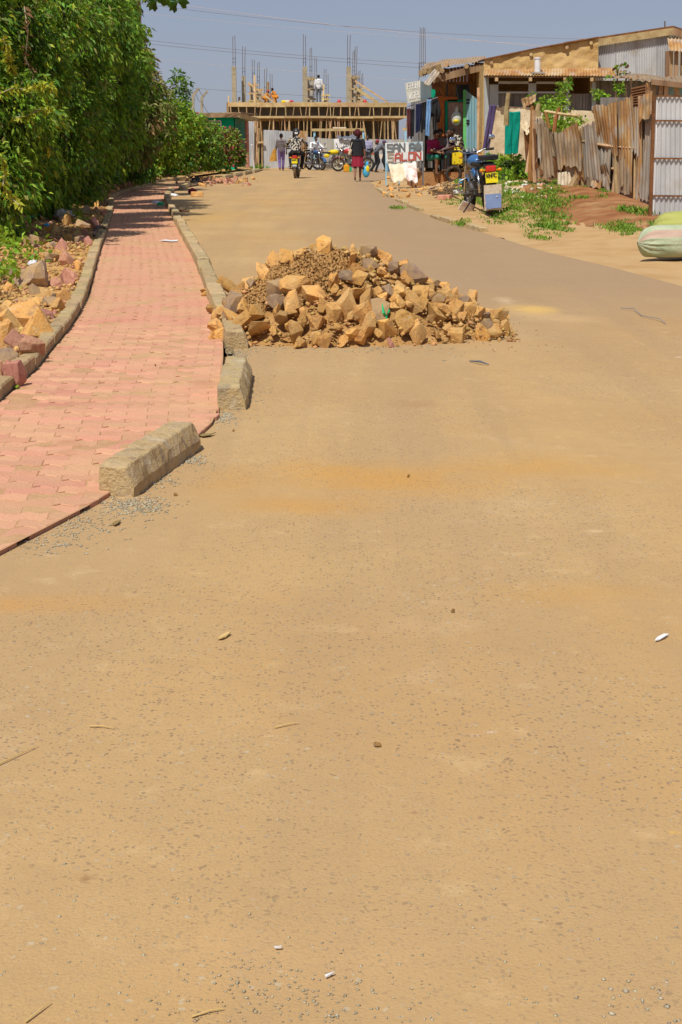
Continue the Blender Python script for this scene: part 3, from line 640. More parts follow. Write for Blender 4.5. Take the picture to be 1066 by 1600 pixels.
for px_, py_, r_, me in ((357, 455, .14, RK[0]), (460, 447, .12, RK[3]), (402, 515, .115, RKS[1]), (540, 478, .13, RK[5]), (432, 470, .085, RKG[0]), (645, 430, .12, RKG[2]), (635, 500, .13, RK[7]), (468, 540, .065, RK[2]), (495, 530, .07, RK[4]), (535, 533, .065, RK[6]),
                           (565, 530, .075, RK[8]), (610, 538, .05, RKP[1]), (690, 480, .1, RK[9]), (505, 385, .09, RK[1]), (575, 395, .08, RKG[3]), (610, 405, .075, RK[2]), (680, 430, .09, RK[11]), (735, 470, .1, RK[12]), (785, 497, .05, RK[1]), (440, 500, .08, RK[13])):
    # drop onto the heap surface along the sight line
    r = ray(px_, py_); t = 6
    while t < 14:
        p = Vector((0, 0, CAMH))+r*t
        if p.z <= heap_h(p.x, p.y)+r_*.3: break
        t += .02
    if t >= 14 or heap_h(p.x, p.y) <= 0 and p.z > .2: continue
    p.z = max(p.z, r_*.42); stone(me, p, r_, heap); placed.append((p.x, p.y, p.z, r_))
try_place(50, .085, .12, .1, soil_patch, sep=.7); try_place(125, .05, .085, .25, soil_patch, sep=.62); try_place(105, .028, .05, .5, soil_patch, sep=.5)
pts = []
while len(pts) < 1700:
    x, y = u(HC.x-1.15, HC.x+1.45), u(HC.y-1.2, HC.y+.8); h = heap_h(x, y)
    if h <= 0 and random.random() > .06 or not soil_patch(x, y): continue
    pts.append((x, y, max(0.004, h-.012+u(0, .03)), random.choice((.008, .012, .016, .026)) if h > 0 else .007))
chips('stone_chips', 'chip', pts, heap)
pts = []
while len(pts) < 5000:
    x, y = u(HC.x-.66, HC.x+.1), u(HC.y-.6, HC.y+.3)
    if soil_patch(x, y): continue
    pts.append((x, y, heap_h(x, y)-.045+u(0, .035), random.choice((.003, .005, .007, .01, .018))))
chips('soil_clods', 'heap_soil', pts, heap, flat=.9)
fr = MB()
for i in range(5):
    p = at(597+u(-5, 5), 487+u(-8, 8), 9.75); fr.box(p, (.05, .012, .08), (u(-.6, .6), u(-.6, .6), u(-1, 1)))
o = fr.build('plastic_bag', 'green_plastic', loc=at(597, 487, 9.75)); tag(o, 'torn green plastic bag caught among the stones of the heap', 'plastic bag')
for px_, py_, r_ in ((326, 460, .055), (333, 490, .06), (320, 463, .035)):
    p = G(px_, py_, PZ); o = stone(RK[3], (p.x, p.y, PZ+r_*.5), r_, pave)

# ------------------------------------------------------------------ rubble strip left of the sidewalk
HB = gl([(-220, 430), (-60, 395), (0, 372), (60, 336), (110, 318), (150, 305), (185, 293), (230, 281), (290, 272), (350, 265), (385, 261)])
def xhb(d): return xof(HB, d)[0]
rows = []
for i in range(130):
    d = 5.0+i*.33*(1+i*.006)
    xl = xof(L_pl, d)[0]-.1 if d < L_pl[-1].y else xof(L_pl, d)[0]-.1; xh = xhb(d)-.6
    rows.append([Vector((xl+(xh-xl)*j/14, d, .055+(.035 if j else 0)*fbm((xl+(xh-xl)*j*.15, d*1.5, 3))+.14*(j/14)**2+(.03*fbm((j*1.3, d*4, 8)) if j else 0))) for j in range(15)])
verge = MB().grid(rows).build('rubble_verge', 'verge_soil', smooth=True); tag(verge, kind='structure')
def vz(x, d):
    xl = xof(L_pl, d)[0]-.1; xh = xhb(d)-.6; t = max(0, min(1, (x-xl)/(xh-xl))); return .06+.14*t*t
for px_, py_, r_, pool in ((35, 500, .22, RK), (60, 515, .15, RK), (48, 440, .26, RKG), (8, 480, .1, RK), (50, 470, .1, RK), (80, 470, .1, RKG), (92, 478, .09, RK), (70, 490, .11, RKP), (30, 535, .13, RKP), (52, 545, .1, RKP), (10, 555, .09, RKG), (105, 408, .14, RKP), (95, 385, .12, RKP), (55, 380, .17, RKG),
                             (20, 580, .12, RKP), (128, 372, .12, RKP), (150, 355, .17, RKP), (130, 350, .14, RKG), (105, 348, .15, RK), (85, 360, .11, RK), (60, 505, .08, RK), (25, 525, .07, RK), (75, 405, .09, RKG), (104, 438, .12, RKP), (118, 430, .08, RKP), (88, 440, .08, RKP), (5, 530, .12, RK), (15, 505, .14, RK), (-10, 545, .16, RK)):
    p = G(px_, py_, .1); stone(random.choice(pool), (p.x, p.y, vz(p.x, p.y)+r_*.18), r_, verge)
n = 0
for d in np.linspace(6.2, 55, 235):
    d = d+u(-.4, .4); 
    xl = xof(L_pl, d)[0]-.14; xh = xhb(d)-.1
    if d < 30:
        lo = max(xh, (-40-533)/2371*d)
        if lo > xl: continue
    else: lo = xh
    x = u(lo, xl); r = u(.035, .1)*(1 if d < 20 else 1.5); q = random.random()
    stone(random.choice(RK if q < .55 else RKP if q < .85 else RKG), (x, d, vz(x, d)+r*.2), r, verge)
pts = []
for _ in range(8000):
    d = 5.8+38*random.random()**1.7; xl = xof(L_pl, d)[0]-.12; xh = max(xhb(d), -.28*d)
    if xh > xl: continue
    x = u(xh, xl); pts.append((x, d, vz(x, d)+u(-.005, .015), u(.008, .03)*(1+d*.02)))
chips('rubble_chips', 'chip', pts, verge)
pts = []
for _ in range(700):
    d = 5.8+30*random.random()**1.5; xl = xof(L_pl, d)[0]-.12; xh = max(xhb(d), -.28*d)
    if xh > xl: continue
    x = u(xh, xl); pts.append((x, d, vz(x, d)+.01, u(.012, .035)))
chips('brick_chips', 'pink_stone', pts, verge)
# pink rubble spilled on the road edge far on the left
spill = empty('rubble_spill', G(330, 284), 'low spill of pink broken paving on the far left road edge', 'rubble')
for i in range(130):
    p = G(338+random.gauss(0, 26), 284+random.gauss(0, 3.0)); r = u(.04, .12)
    stone(random.choice(RKP if random.random() < .75 else RK), (p.x, p.y, r*.25), r, spill)
bank_pts = []
# loose gravel on the road
pts = []
def cluster(px_, py_, sx, sy, n, r0, r1):
    for _ in range(n):
        p = G(px_+random.gauss(0, sx), py_+random.gauss(0, sy))
        pts.append((p.x, p.y, .001, u(r0, r1)))
cluster(500, 1560, 75, 35, 170, .0016, .0042); cluster(470, 1490, 150, 50, 90, .0016, .0036); cluster(330, 1560, 70, 30, 60, .0018, .004)
cluster(215, 790, 28, 9, 420, .004, .009); cluster(300, 720, 12, 6, 160, .004, .009); cluster(120, 815, 40, 16, 260, .004, .008); cluster(352, 652, 10, 6, 170, .004, .009); cluster(375, 552, 12, 5, 140, .004, .01)
cluster(245, 745, 14, 9, 160, .004, .009); cluster(60, 850, 40, 10, 120, .004, .008); cluster(400, 600, 14, 20, 80, .004, .008); cluster(560, 545, 110, 5, 220, .005, .012); cluster(1000, 1570, 60, 25, 30, .003, .006)
for _ in range(1100):
    p = G(u(0, 1066), 560+1040*random.random()**.7); pts.append((p.x, p.y, .0, u(.0015, .0042)))
o = chips('loose_gravel', 'gravel', pts, None, flat=.5)
# ------------------------------------------------------------------ right bank (soil under the scrap fence)
BF = gl([(640, 283), (700, 300), (745, 322), (800, 346), (860, 361), (930, 370), (1010, 379), (1100, 392)], .03)
BB = [at(640, 277, 55), at(700, 282, 46), at(745, 284, 42), at(785, 284, 37), at(840, 286, 34), at(900, 291, 31), at(960, 300, 28.8), at(1022, 322, 26.2)]
BB = [Vector((p.x, p.y, max(.08, p.z))) for p in BB]
rows = []
def resamp(pl, n):
    L = [0]
    for a, b in zip(pl, pl[1:]): L.append(L[-1]+1)
    return [pl[min(int(i/n*(len(pl)-1)), len(pl)-2)].lerp(pl[min(int(i/n*(len(pl)-1)), len(pl)-2)+1], i/n*(len(pl)-1)-min(int(i/n*(len(pl)-1)), len(pl)-2)) for i in range(n+1)]
bF, bB = resamp(BF, 70), resamp(BB, 70)
for i in range(17):
    t = i/16; h = t*t*(3-2*t)
    rows.append([Vector((a.x+(b.x-a.x)*t, a.y+(b.y-a.y)*t, a.z+(b.z-a.z)*h+(.03*fbm((a.x*1.7+t*3, a.y*.6+t*4, 4))+.02*fbm((a.x*5+t*5, a.y*2+t*9, 4)) if 0 < i else -.03))) for a, b in zip(bF, bB)])
back = [Vector((p.x+1.5, p.y+9, p.z+.05)) for p in bB]; rows.append(back); brows = rows
bm_ = MB().grid(rows)
bm_.m = [1 if (f[0] % 71)/70+.12*fbm((f[0]*.37, f[0]*.11, 0)) < .5 or (f[0]//71 < 3+2*fbm((f[0]*.9, 0, 0))) else 0 for f in bm_.f]
bank = bm_.build('soil_bank', ['red_soil', 'footpath_dirt'], smooth=True); tag(bank, kind='structure')
def bank_pt(s, t):
    i = min(69, int(s*70)); k = min(15, int(t*16)); return Vector(brows[k][i]).lerp(Vector(brows[k+1][i]), t*16-k)

def wallgrid(mb, pts_bottom, pts_top, n, nx=40, nz=12, amp=.04, th=.12, seed=0):
    """lumpy wall between two polylines (same count); closed at the back by a flat face"""
    n = Vector(n); A, B = resamp([Vector(p) for p in pts_bottom], nx), resamp([Vector(p) for p in pts_top], nx)
    mb.grid([[a.lerp(b, i/nz)+n*(amp*fbm((a.x*1.6+seed, a.y*1.6, (a.lerp(b, i/nz)).z*1.6))+amp*.5*fbm((a.x*5+seed, 1, a.lerp(b, i/nz).z*5))) for a, b in zip(A, B)] for i in range(nz+1)])
    back = [A[0]-n*th, A[-1]-n*th]; m = len(A)//2
    mb.prism([A[0]-n*th, A[-1]-n*th, B[-1]-n*th, B[m]-n*th, B[0]-n*th], -n*.03)
    return mb
def slab_px(mb, x0, y0, x1, y1, d, th=.04, y0b=None, y1b=None):
    """upright board in the plane y = d; y0 / y0b the top at its left / right end"""
    a, b, c, e = at(x0, y1, d), at(x1, y1 if y1b is None else y1b, d), at(x1, y0 if y0b is None else y0b, d), at(x0, y0, d)
    return mb.prism([a, b, c, e], (0, th, 0))

# ------------------------------------------------------------------ mud house
D = 44.0; base = Vector((at(757, 288, D).x, D, .3))
mh = empty('mud_house', base, 'mud-walled house with a corrugated veranda roof behind the scrap fence', 'house')
mb = MB(); n = (0, -1, 0)
wallgrid(mb, [at(757, 118, D), at(840, 118, D), at(935, 118, D)], [at(757, 94, D), at(840, 76.5, D), at(935, 60, D)], n, 60, 14, .07, .15)
mb.build('gable_wall', 'mud', mh, smooth=True)
mb = MB(); wallgrid(mb, [at(763, 255, D), at(840, 258, D), at(932, 262, D)], [at(763, 165, D), at(840, 168, D), at(932, 174, D)], n, 60, 14, .05, .15, 7)
mb.build('whitewashed_wall', 'whitewash', mh, smooth=True)
# rear wall and side walls so the veranda is a dark room
mb = MB(); a, b = at(757, 100, D), at(932, 100, D)
mb.box(((a.x+b.x)/2, D+3.2, 1.9), (b.x-a.x, .12, 3.6)); mb.box((a.x+.06, D+1.7, 1.8), (.12, 3.0, 3.4)); mb.box((b.x-.06, D+1.7, 1.8), (.12, 3.0, 3.4)); mb.build('rear_wall', 'mud', mh)
for x0, x1, y0, y1 in ((757, 764, 116, 250), (765, 779, 132, 166), (826, 838, 130, 158), (879, 890, 128, 172), (925, 931, 128, 172)):
    mb = MB(); slab_px(mb, x0, y0, x1, y1, D-.06, .1); mb.build('post', 'pale_post', mh)
for x0, x1, y0, y1 in ((779, 826, 127, 131), (838, 880, 127.5, 131), (779, 826, 143, 146), (838, 880, 143, 146)):
    mb = MB(); slab_px(mb, x0, y0, x1, y1, D-.05, .07); mb.build('rail', 'pale_post', mh)
for x0, x1, y0, y1 in ((779.5, 825.5, 146.5, 168), (838.5, 878.5, 146.5, 170), (890.5, 924.5, 146, 173)):
    k = int((x1-x0)/4.6)
    for i in range(k):
        mb = MB(); w_ = (x1-x0)/k; slab_px(mb, x0+i*w_+.15, y0+u(0, .8), x0+(i+1)*w_-.15, y1, D+.02+u(0, .02), .03); mb.build('plank', 'grey_plank', mh)
mb = MB(); corrugated(mb, (at(755, 117.5, D-.55), at(962, 118.5, D-.55), at(757, 108, D+.02), at(960, 106, D+.02)), (0, -.3, 1), 44, .018, 4); mb.build('veranda_roof', 'rust_sheet', mh)
mb = MB(); slab_px(mb, 757, 118.6, 960, 121, D-.5, .06, 119.4, 121.8); mb.build('eave_beam', 'old_wood', mh)
for x in (776, 829, 883, 925):
    mb = MB(); mb.beam(at(x, 124, D-.52), at(x, 121, D), .09, .1); mb.build('rafter', 'new_timber', mh)
# main roof: a shallow pitch running back, with rafter ends
pts = [at(655, 104, D-.1), at(757, 93.5, D-.1), at(840, 76, D-.1), at(935, 59, D-.1)]
mb = MB()
for i in range(3):
    a, b = pts[i], pts[i+1]
    if i == 0: continue
    mb.prism([a, b, b+Vector((0, 4.2, .1)), a+Vector((0, 4.2, .1))], (0, 0, .035))
mb.build('roof', 'dark_rust', mh)
for x, y in ((768, 97), (830, 84), (886, 73), (924, 66)):
    mb = MB(); p = at(x, y+1, D-.08); mb.tube([p, p+Vector((0, 1, .02))], .05, 8); mb.build('rafter', 'pole_wood', mh)
mb = MB(); p = at(840, 113, D-.35); mb.tube([p, at(840, 91, D-.35)], [.085, .085], 12, cap=True); mb.tube([at(840, 92, D-.35), at(840, 89.5, D-.35)], [.1, .1], 12); mb.build('vent_pipe', 'white_plastic', mh, smooth=False)
mb = MB(); slab_px(mb, 831, 112, 852, 115, D-.5, .3); mb.build('pipe_flashing', 'grey_sheet', mh)

# ------------------------------------------------------------------ iron-sheet house
D2 = 44.6
ih = empty('iron_house', (at(935, 200, D2).x, D2, .3), 'house clad in upright silver iron sheets under a shallow gable roof', 'house')
for i, (x0, x1) in enumerate(((930, 962), (962, 994), (994, 1026), (1026, 1046))):
    mb = MB(); yt = lambda x: 66-(x-930)*.155 if x > 930 else 66
    corrugated(mb, (at(x0, 126, D2), at(x1+1, 126, D2), at(x0, yt(x0), D2-.004*i), at(x1+1, yt(x1), D2-.004*i)), (0, -1, 0), (x1-x0)/3.6, .016, 3); mb.build('wall_sheet', 'zinc', ih)
mb = MB(); mb.box((at(1000, 150, D2).x, D2+.5, 1.75), (at(1070, 150, D2).x-at(930, 150, D2).x, .1, 3.1)); mb.build('inner_wall', 'grey_plank', ih)
a, b, c = at(885, 68, D2-.1), at(1052, 43, D2-.1), at(1110, 62, D2-.1)
for p, q in ((a, b), (b, c)):
    mb = MB(); mb.prism([p, q, q+Vector((0, 5, .1)), p+Vector((0, 5, .1))], (0, 0, .05)); mb.build('roof_panel', 'dark_rust', ih)
    mb = MB(); mb.beam(p+Vector((0, -.02, -.08)), q+Vector((0, -.02, -.08)), .05, .16, (0, -1, 0)) if False else mb.prism([p+Vector((0, -.05, -.2)), q+Vector((0, -.05, -.2)), q+Vector((0, -.05, -.005)), p+Vector((0, -.05, -.005))], (0, .04, 0)); mb.build('barge_board', 'old_wood' if p is b else 'pole_wood', ih)
mb = MB(); mb.tube([at(1039, 42, D2), at(1039, 33, D2)], .02, 6); mb.build('roof_spike', 'rebar', ih)
mb = MB(); corrugated(mb, (at(881, 74, D2-.4), at(912, 68, D2-.4), at(884, 68, D2+.2), at(912, 60, D2+.2)), (0, -.3, 1), 8, .02, 2); mb.build('roof_patch', 'rust_sheet', ih)
mb = MB(); corrugated(mb, (at(1046, 125, D2+.02), at(1100, 128, D2+.02), at(1046, 50, D2+.02), at(1100, 56, D2+.02)), (0, -1, 0), 14, .016, 3); mb.build('wall_sheet', 'zinc_dull', ih)
mb = MB(); corrugated(mb, (at(1046, 78, D2-1.4), at(1110, 86, D2-1.4), at(1043, 60, D2-.6), at(1110, 62, D2-.6)), (0, -.4, 1), 12, .02, 3); mb.build('porch_roof', 'rust_sheet', ih)
for x in (1042, 1048, 1056, 1066):
    mb = MB(); mb.beam(at(x, 128, D2-1.2), at(x+1, 80, D2-1.1), .1, .06); mb.build('porch_post', 'old_wood', ih)

# low lean-to behind the gate
D3 = 30.0
lt = empty('lean_to', (at(1010, 200, D3).x, D3, .3), 'low lean-to shed with a ragged dark tin roof just behind the iron gate', 'shed')
mb = MB(); corrugated(mb, (at(945, 122, D3-.5), at(1100, 136, D3-.9), at(1000, 118, D3+1.0), at(1100, 122, D3+1.0)), (0, -.2, 1), 16, .02, 4, rag=.25, warp=.06); mb.build('roof_sheet', 'brown_sheet', lt)
for x, y in ((1021, 127), (1031, 128), (1040, 129), (1058, 131)):
    mb = MB(); mb.beam(at(x, 152, D3-.4), at(x+u(-2, 2), y+2, D3-.4), .12, .08); mb.build('post', 'pole_wood', lt)
mb = MB(); mb.beam(at(1018, 128, D3-.55), at(1090, 136, D3-.55), .07, .1); mb.build('eave_beam', 'old_wood', lt)
mb = MB(); slab_px(mb, 1046, 136, 1095, 175, D3+.0, .05); mb.build('wall_board', 'light_blue', lt)
mb = MB(); mb.box((at(1020, 200, D3).x, D3+1.2, 1.1), (at(1080, 200, D3).x-at(945, 200, D3).x, .08, 2.2)); mb.build('rear_wall', 'grey_plank', lt)
mb = MB(); corrugated(mb, (at(988, 168, 29.3), at(1010, 166, 28.8), at(988, 140, 29.3), at(1012, 134, 28.8)), (0, -1, 0), 1.0, .0, 2)
for i in range(7):
    a = at(988, 140+i*4, 29.2); b = at(1011, 135+i*4.3, 28.7); mb.tube([a, b], .035, 6)
mb.build('side_sheet', 'dark_rust', lt)

# ------------------------------------------------------------------ scrap-iron fence
fn = empty('scrap_fence', (at(920, 300, 30.5).x, 30.5, .4), 'leaning fence patched from rusty and grey scrap iron sheets and poles', 'fence')
fd = lambda px: 34-7.6*(px-815)/205
sheets = [  # (bottom-left, bottom-right, top-left, top-right) in the picture, waves, material, warp
    ((812, 196), (823, 212), (818, 176), (830, 203), 5, 'whitewash', .02), ((818, 172), (837, 160), (814, 154), (838, 147), 4, 'rust_sheet', .05),
    ((836, 258), (846, 255), (835, 184), (845, 181), 2, 'grey_sheet', .04), ((848, 240), (868, 247), (844, 181), (862, 203), 3, 'brown_sheet', .12), ((844, 278), (871, 280), (844, 238), (870, 243), 4, 'dark_rust', .08),
    ((868, 272), (909, 266), (860, 203), (908, 198), 9, 'brown_sheet', .1), ((871, 297), (893, 296), (871, 268), (893, 268), 4, 'cloth_sheet', .04), ((905, 258), (914, 258), (903, 205), (911, 203), 2, 'orange_iron', .06),
    ((914, 290), (942, 293), (909, 192), (929, 189), 6, 'grey_sheet', .08), ((940, 247), (966, 247), (925, 164), (963, 155), 8, 'rust_sheet', .06), ((968, 312), (988, 304), (960, 156), (990, 146), 6, 'rust_sheet', .06), ((978, 246), (997, 236), (975, 152), (988, 146), 4, 'rust_sheet', .07),
    ((987, 246), (999, 246), (988, 167), (999, 165), 3, 'grey_sheet', .02), ((997, 196), (1022, 180), (1000, 150), (1020, 140), 4, 'rust_sheet', .07), ((1008, 166), (1024, 168), (1009, 130), (1014, 127), 3, 'rust_sheet', .08), ((993, 314), (1017, 318), (1001, 188), (1021, 182), 5, 'grey_sheet', .05),
    ((939, 305), (957, 292), (934, 262), (946, 252), 4, 'brown_sheet', .08), ((965, 302), (984, 312), (962, 246), (986, 246), 4, 'brown_sheet', .06), ((921, 293), (938, 299), (930, 264), (944, 270), 3, 'rust_sheet', .08),
    ((840, 286), (868, 284), (836, 186), (858, 198), 5, 'brown_sheet', .1), ((882, 294), (915, 290), (876, 200), (903, 188), 6, 'rust_sheet', .1), ((898, 300), (928, 298), (893, 214), (921, 192), 6, 'brown_sheet', .12), ((926, 304), (952, 304), (930, 208), (958, 178), 5, 'grey_sheet', .1), ((950, 310), (974, 310), (944, 162), (978, 148), 6, 'brown_sheet', .08), ((984, 318), (1004, 320), (982, 168), (1004, 152), 4, 'rust_sheet', .08), ((822, 262), (842, 268), (818, 196), (838, 200), 4, 'dark_rust', .08)]
for i, (bl, br, tl, tr, wv, m, wp) in enumerate(sheets):
    d0, d1 = fd(min(bl[0], tl[0])), fd(max(br[0], tr[0])); j = u(-.12, .12)
    mb = MB(); corrugated(mb, (at(*bl, d0+j), at(*br, d1+j), at(*tl, d0+.1+j), at(*tr, d1+.1+j)), (-.35, -1, 0), wv, .03, 8, rag=.16, ragt=.08, warp=wp, seed=i*3.7); mb.build('iron_sheet', m, fn, smooth=True)
posts = [((829, 283), (833, 165), .07), ((824, 270), (832, 195), .06), ((836, 285), (834, 172), .05), ((866, 205), (874, 168), .05), ((858, 200), (853, 175), .05), ((791, 196), (795, 145), .07), ((896, 318), (905, 255), .06), ((956, 330), (966, 225), .07), ((912, 290), (908, 200), .05), ((890, 300), (912, 262), .09),
         ((948, 250), (944, 330), .035), ((885, 300), (899, 325), .04), ((965, 240), (966, 320), .06), ((1000, 330), (1000, 150), .05), ((842, 182), (842, 162), .06)]
for (x0, y0), (x1, y1), r in posts:
    d = fd((x0+x1)/2)+.12 if x0 > 800 else 37; a, b = at(x0, y0, d), at(x1, y1, d-.03); m_ = a.lerp(b, .5)+Vector((u(-.03, .03), 0, 0))
    mb = MB(); mb.tube([a, m_, b], [r, r*.9, r*.8], 7); mb.build('post', 'brown_plank' if random.random() < .4 else 'pole_wood', fn)
for (x0, y0, x1, y1) in ((852, 174, 905, 181), (848, 215, 930, 222), (925, 225, 1000, 232), (945, 262, 968, 264)):
    mb = MB(); mb.tube([at(x0, y0, fd(x0)+.15), at((x0+x1)/2, (y0+y1)/2+1, fd((x0+x1)/2)+.15), at(x1, y1, fd(x1)+.15)], .035, 6); mb.build('rail', 'pole_wood', fn)

# ------------------------------------------------------------------ iron gate
DG = 23.6
gt = empty('iron_gate', (at(1017, 352, DG).x, DG, .03), 'tall silver corrugated iron gate in four panels at the right edge', 'gate')
ys = [150, 188.5, 247.5, 306, 352]
for i in range(4):
    mb = MB(); corrugated(mb, (at(1023-i*.9, ys[i+1]-.5, DG), at(1110, ys[i+1]+1, DG), at(1023.5-i*.9, ys[i]+1, DG), at(1110, ys[i]+1, DG)), (0, -1, 0), 12, .018, 2, seed=i); mb.build('gate_panel', 'zinc', gt, smooth=True)
for y in ys:
    mb = MB(); mb.beam(at(1020, y, DG-.03), at(1110, y+.6, DG-.03), .022, .025); mb.build('rail', 'dark_rust', gt)
mb = MB(); mb.beam(at(1015.5, 353, DG-.02), at(1022, 149, DG-.02), .05, .05); mb.build('gate_post', 'dark_rust', gt)
mb = MB(); mb.beam(at(1019.5, 352, DG-.005), at(1025, 151, DG-.005), .06, .012, (0, -1, 0)); mb.build('edge_strip', 'white_sheet', gt)

# ------------------------------------------------------------------ kiosk with the open blue door
DK = 46.5
ks = empty('timber_kiosk', (at(700, 285, DK).x, DK, .1), 'dark timber kiosk with a sagging tin roof and an open doorway', 'kiosk')
mb = MB()
p = [at(655, 111, DK-1.1), at(700, 104, DK-1.1), at(757, 94, DK-1.1)]; q = [at(668, 99, DK+2.2), at(705, 92, DK+2.2), at(760, 88, DK+2.2)]
corrugated(mb, (p[0], p[1], q[0], q[1]), (0, -.2, 1), 10, .025, 3, rag=.05, warp=.05); mb.build('roof_sheet', 'brown_sheet', ks, smooth=True)
mb = MB(); corrugated(mb, (p[1], p[2], q[1], q[2]), (0, -.2, 1), 12, .025, 3, warp=.03); mb.build('roof_sheet', 'brown_sheet', ks, smooth=True)
mb = MB(); corrugated(mb, (at(663, 132, DK-1.35), at(672, 133, DK-1.35), at(680, 108, DK-1.15), at(688, 113, DK-1.15)), (-.6, -.4, .6), 2.5, .03, 4, warp=.05); mb.build('hanging_sheet', 'grey_sheet', ks, smooth=True)
for x, y in ((663, 112), (691, 110.5), (729, 103.5), (697, 101)):
    mb = MB(); a = at(x, y, DK-1.15); mb.tube([a, a+Vector((.3, 3, .15))], .07, 8); mb.build('rafter', 'pole_wood', ks)
mb = MB(); mb.beam(at(676, 125, DK-1.0), at(757, 104, DK-1.0), .06, .2, (0, 0, 1)); mb.build('eave_beam', 'old_wood', ks)
mb = MB(); mb.beam(at(655, 116, DK-1.05), at(690, 104, DK-1.05), .06, .17); mb.build('eave_beam', 'old_wood', ks)
mb = MB()
for i in range(2): pass
a = at(676, 108, DK+.9); b = at(757, 96, DK+.9)
mb.box(((a.x+b.x)/2, DK+2.4, 1.7), (b.x-a.x+.2, .08, 3.0)); mb.build('rear_wall', 'grey_plank', ks)
mb = MB(); mb.box((at(655, 200, DK+1).x+.1, DK+1.2, 1.5), (.06, 2.2, 2.4)); mb.build('side_wall', 'grey_plank', ks)
mb = MB(); mb.box((at(757, 200, DK).x-.06, DK+1.0, 1.7), (.06, 2.6, 3.0)); mb.build('side_wall', 'grey_plank', ks)
# facade boards
for i, x in enumerate(np.arange(700, 712, 4.1)):
    mb = MB(); slab_px(mb, x+.2, 131, x+3.8, 152, DK, .04); mb.build('plank', 'brown_plank', ks)
for i, x in enumerate(np.arange(734, 756, 4.3)):
    mb = MB(); slab_px(mb, x+.2, 108-(x-734)*.15, x+4.0, 150, DK+.02, .04); mb.build('plank', 'brown_plank', ks)
for i, x in enumerate(np.arange(676, 757, 5.4)):
    mb = MB(); slab_px(mb, x+.2, 110-(x-676)*.15, x+5.2, 132 if 695 < x < 730 else 152, DK+.1, .04); mb.build('added_header', 'brown_plank', ks)  # planks added to close the gap below the roof and keep it dark
for i, x in enumerate(np.arange(642, 684, 3.4)):
    mb = MB(); slab_px(mb, x+.3, 150, x+3.1, 262, DK+.35+u(0, .02), .03); mb.build('plank', 'grey_plank', ks)
for x0, y0, x1, y1, m in ((684, 150, 690, 258, 'orange_paint'), (690, 151, 715, 158, 'orange_paint'), (690.2, 158.4, 694.5, 258, 'orange_paint'), (696, 157, 699.5, 258, 'green_paint'), (699.7, 155.6, 724, 159, 'green_paint')):
    mb = MB(); slab_px(mb, x0, y0, x1, y1, DK-.05, .08); mb.build('door_frame', m, ks)
dr = MB(); slab_px(dr, 700, 159.5, 724, 258, DK+.06, .03); dr = dr.build('door', 'pink_paint', ks)
for x in (700.2, 706.1, 712, 718):
    mb = MB(); slab_px(mb, x, 160, x+5.5, 196, DK+.03, .028); mb.build('plank', 'pink_paint', dr)
mb = MB(); slab_px(mb, 700.2, 197, 723.5, 202, DK+.02, .03); mb.build('cross_rail', 'pink_paint', dr)
# the blue leaf, swung out towards the road
leaf = MB(); a0, a1 = at(729, 258, DK-.3), at(729, 141, DK-.3); b0, b1 = at(751, 256, DK-1.15), at(751, 171, DK-1.15)
b1 = at(751, 160, DK-1.15); lf = None
for i in range(5):
    s, e = i/5+.01, (i+1)/5-.01; mb = MB(); P = lambda t, top: (a1.lerp(b1, t) if top else a0.lerp(b0, t))
    mb.prism([P(s, 0), P(e, 0), P(e, 1), P(s, 1)], (-.015, -.03, 0))
    if i == 0: lf = mb.build('door_leaf', 'blue_door', ks)
    else: mb.build('plank', 'blue_door', lf)
mb = MB(); slab_px(mb, 724, 140, 728.5, 262, DK-.34, .07); mb.build('door_post', 'lime_paint', ks)
for y in (156, 161, 188.5, 193):
    mb = MB(); mb.beam(at(729, y, DK-.42), at(734, y, DK-.55), .015, .05); mb.build('hinge', 'black', lf)
mb = MB(); mb.tube([at(747, 262, DK-1.2), at(748, 200, DK-1.2), at(748, 137, DK-1.2)], .05, 7); mb.build('pole', 'pole_wood', ks)
mb = MB(); mb.tube([at(752, 262, DK-1.0), at(755, 120, DK-1.0)], .05, 7); mb.build('pole', 'pale_post', ks)
mb = MB(); slab_px(mb, 671, 139, 681, 152, DK-.9, .05, 140, 152.5); mb.build('green_box', 'green_paint', ks)
for x0, y0, x1, y1 in ((694, 150, 688, 137), (712, 124, 705, 118)):
    mb = MB(); mb.beam(at(x0, y0, DK-.4), at(x1, y1, DK-.8), .07, .07); mb.build('bracket', 'brown_plank', ks)
pl = MB(); a, b = G(650, 286), at(760, 286, DK); pl.box(((at(640, 285, DK).x+at(764, 285, DK).x)/2, DK+.4, .2), (at(764, 285, DK).x-at(640, 285, DK).x, 2.4, .5)); pl.build('plinth', 'red_soil', ks)
# FASHION signboard bent round the corner
fs = empty('signboard', at(645, 145, DK-1.3), 'whitish tin signboard with faded white FASHION lettering under the kiosk eave', 'signboard')
A = [at(637, 161, DK-1.5), at(657, 157, DK-1.4), at(657, 126, DK-1.4), at(633, 129.5, DK-1.5)]; mb = MB(); mb.prism(A, (0, .02, 0)); mb.build('panel', 'sign_grey', fs)
B = [at(657.2, 157, DK-1.4), at(674, 152, DK-.9), at(674, 133, DK-.9), at(657.2, 126, DK-1.4)]; mb = MB(); mb.prism(B, (0, .02, 0)); mb.build('side_panel', 'sign_blue', fs)
ux = (A[1]-A[0]).normalized(); uz = (A[3]-A[0]).normalized(); sy_ = Vector((0, -1, 0))
mb = MB(); letters(mb, 'FASHI', A[0]+ux*.05+uz*.38, ux*.55, Vector((-.02, 0, 1)), .17, .018, .92, .012, sy_) ; mb.build('lettering', 'letter_white', fs)
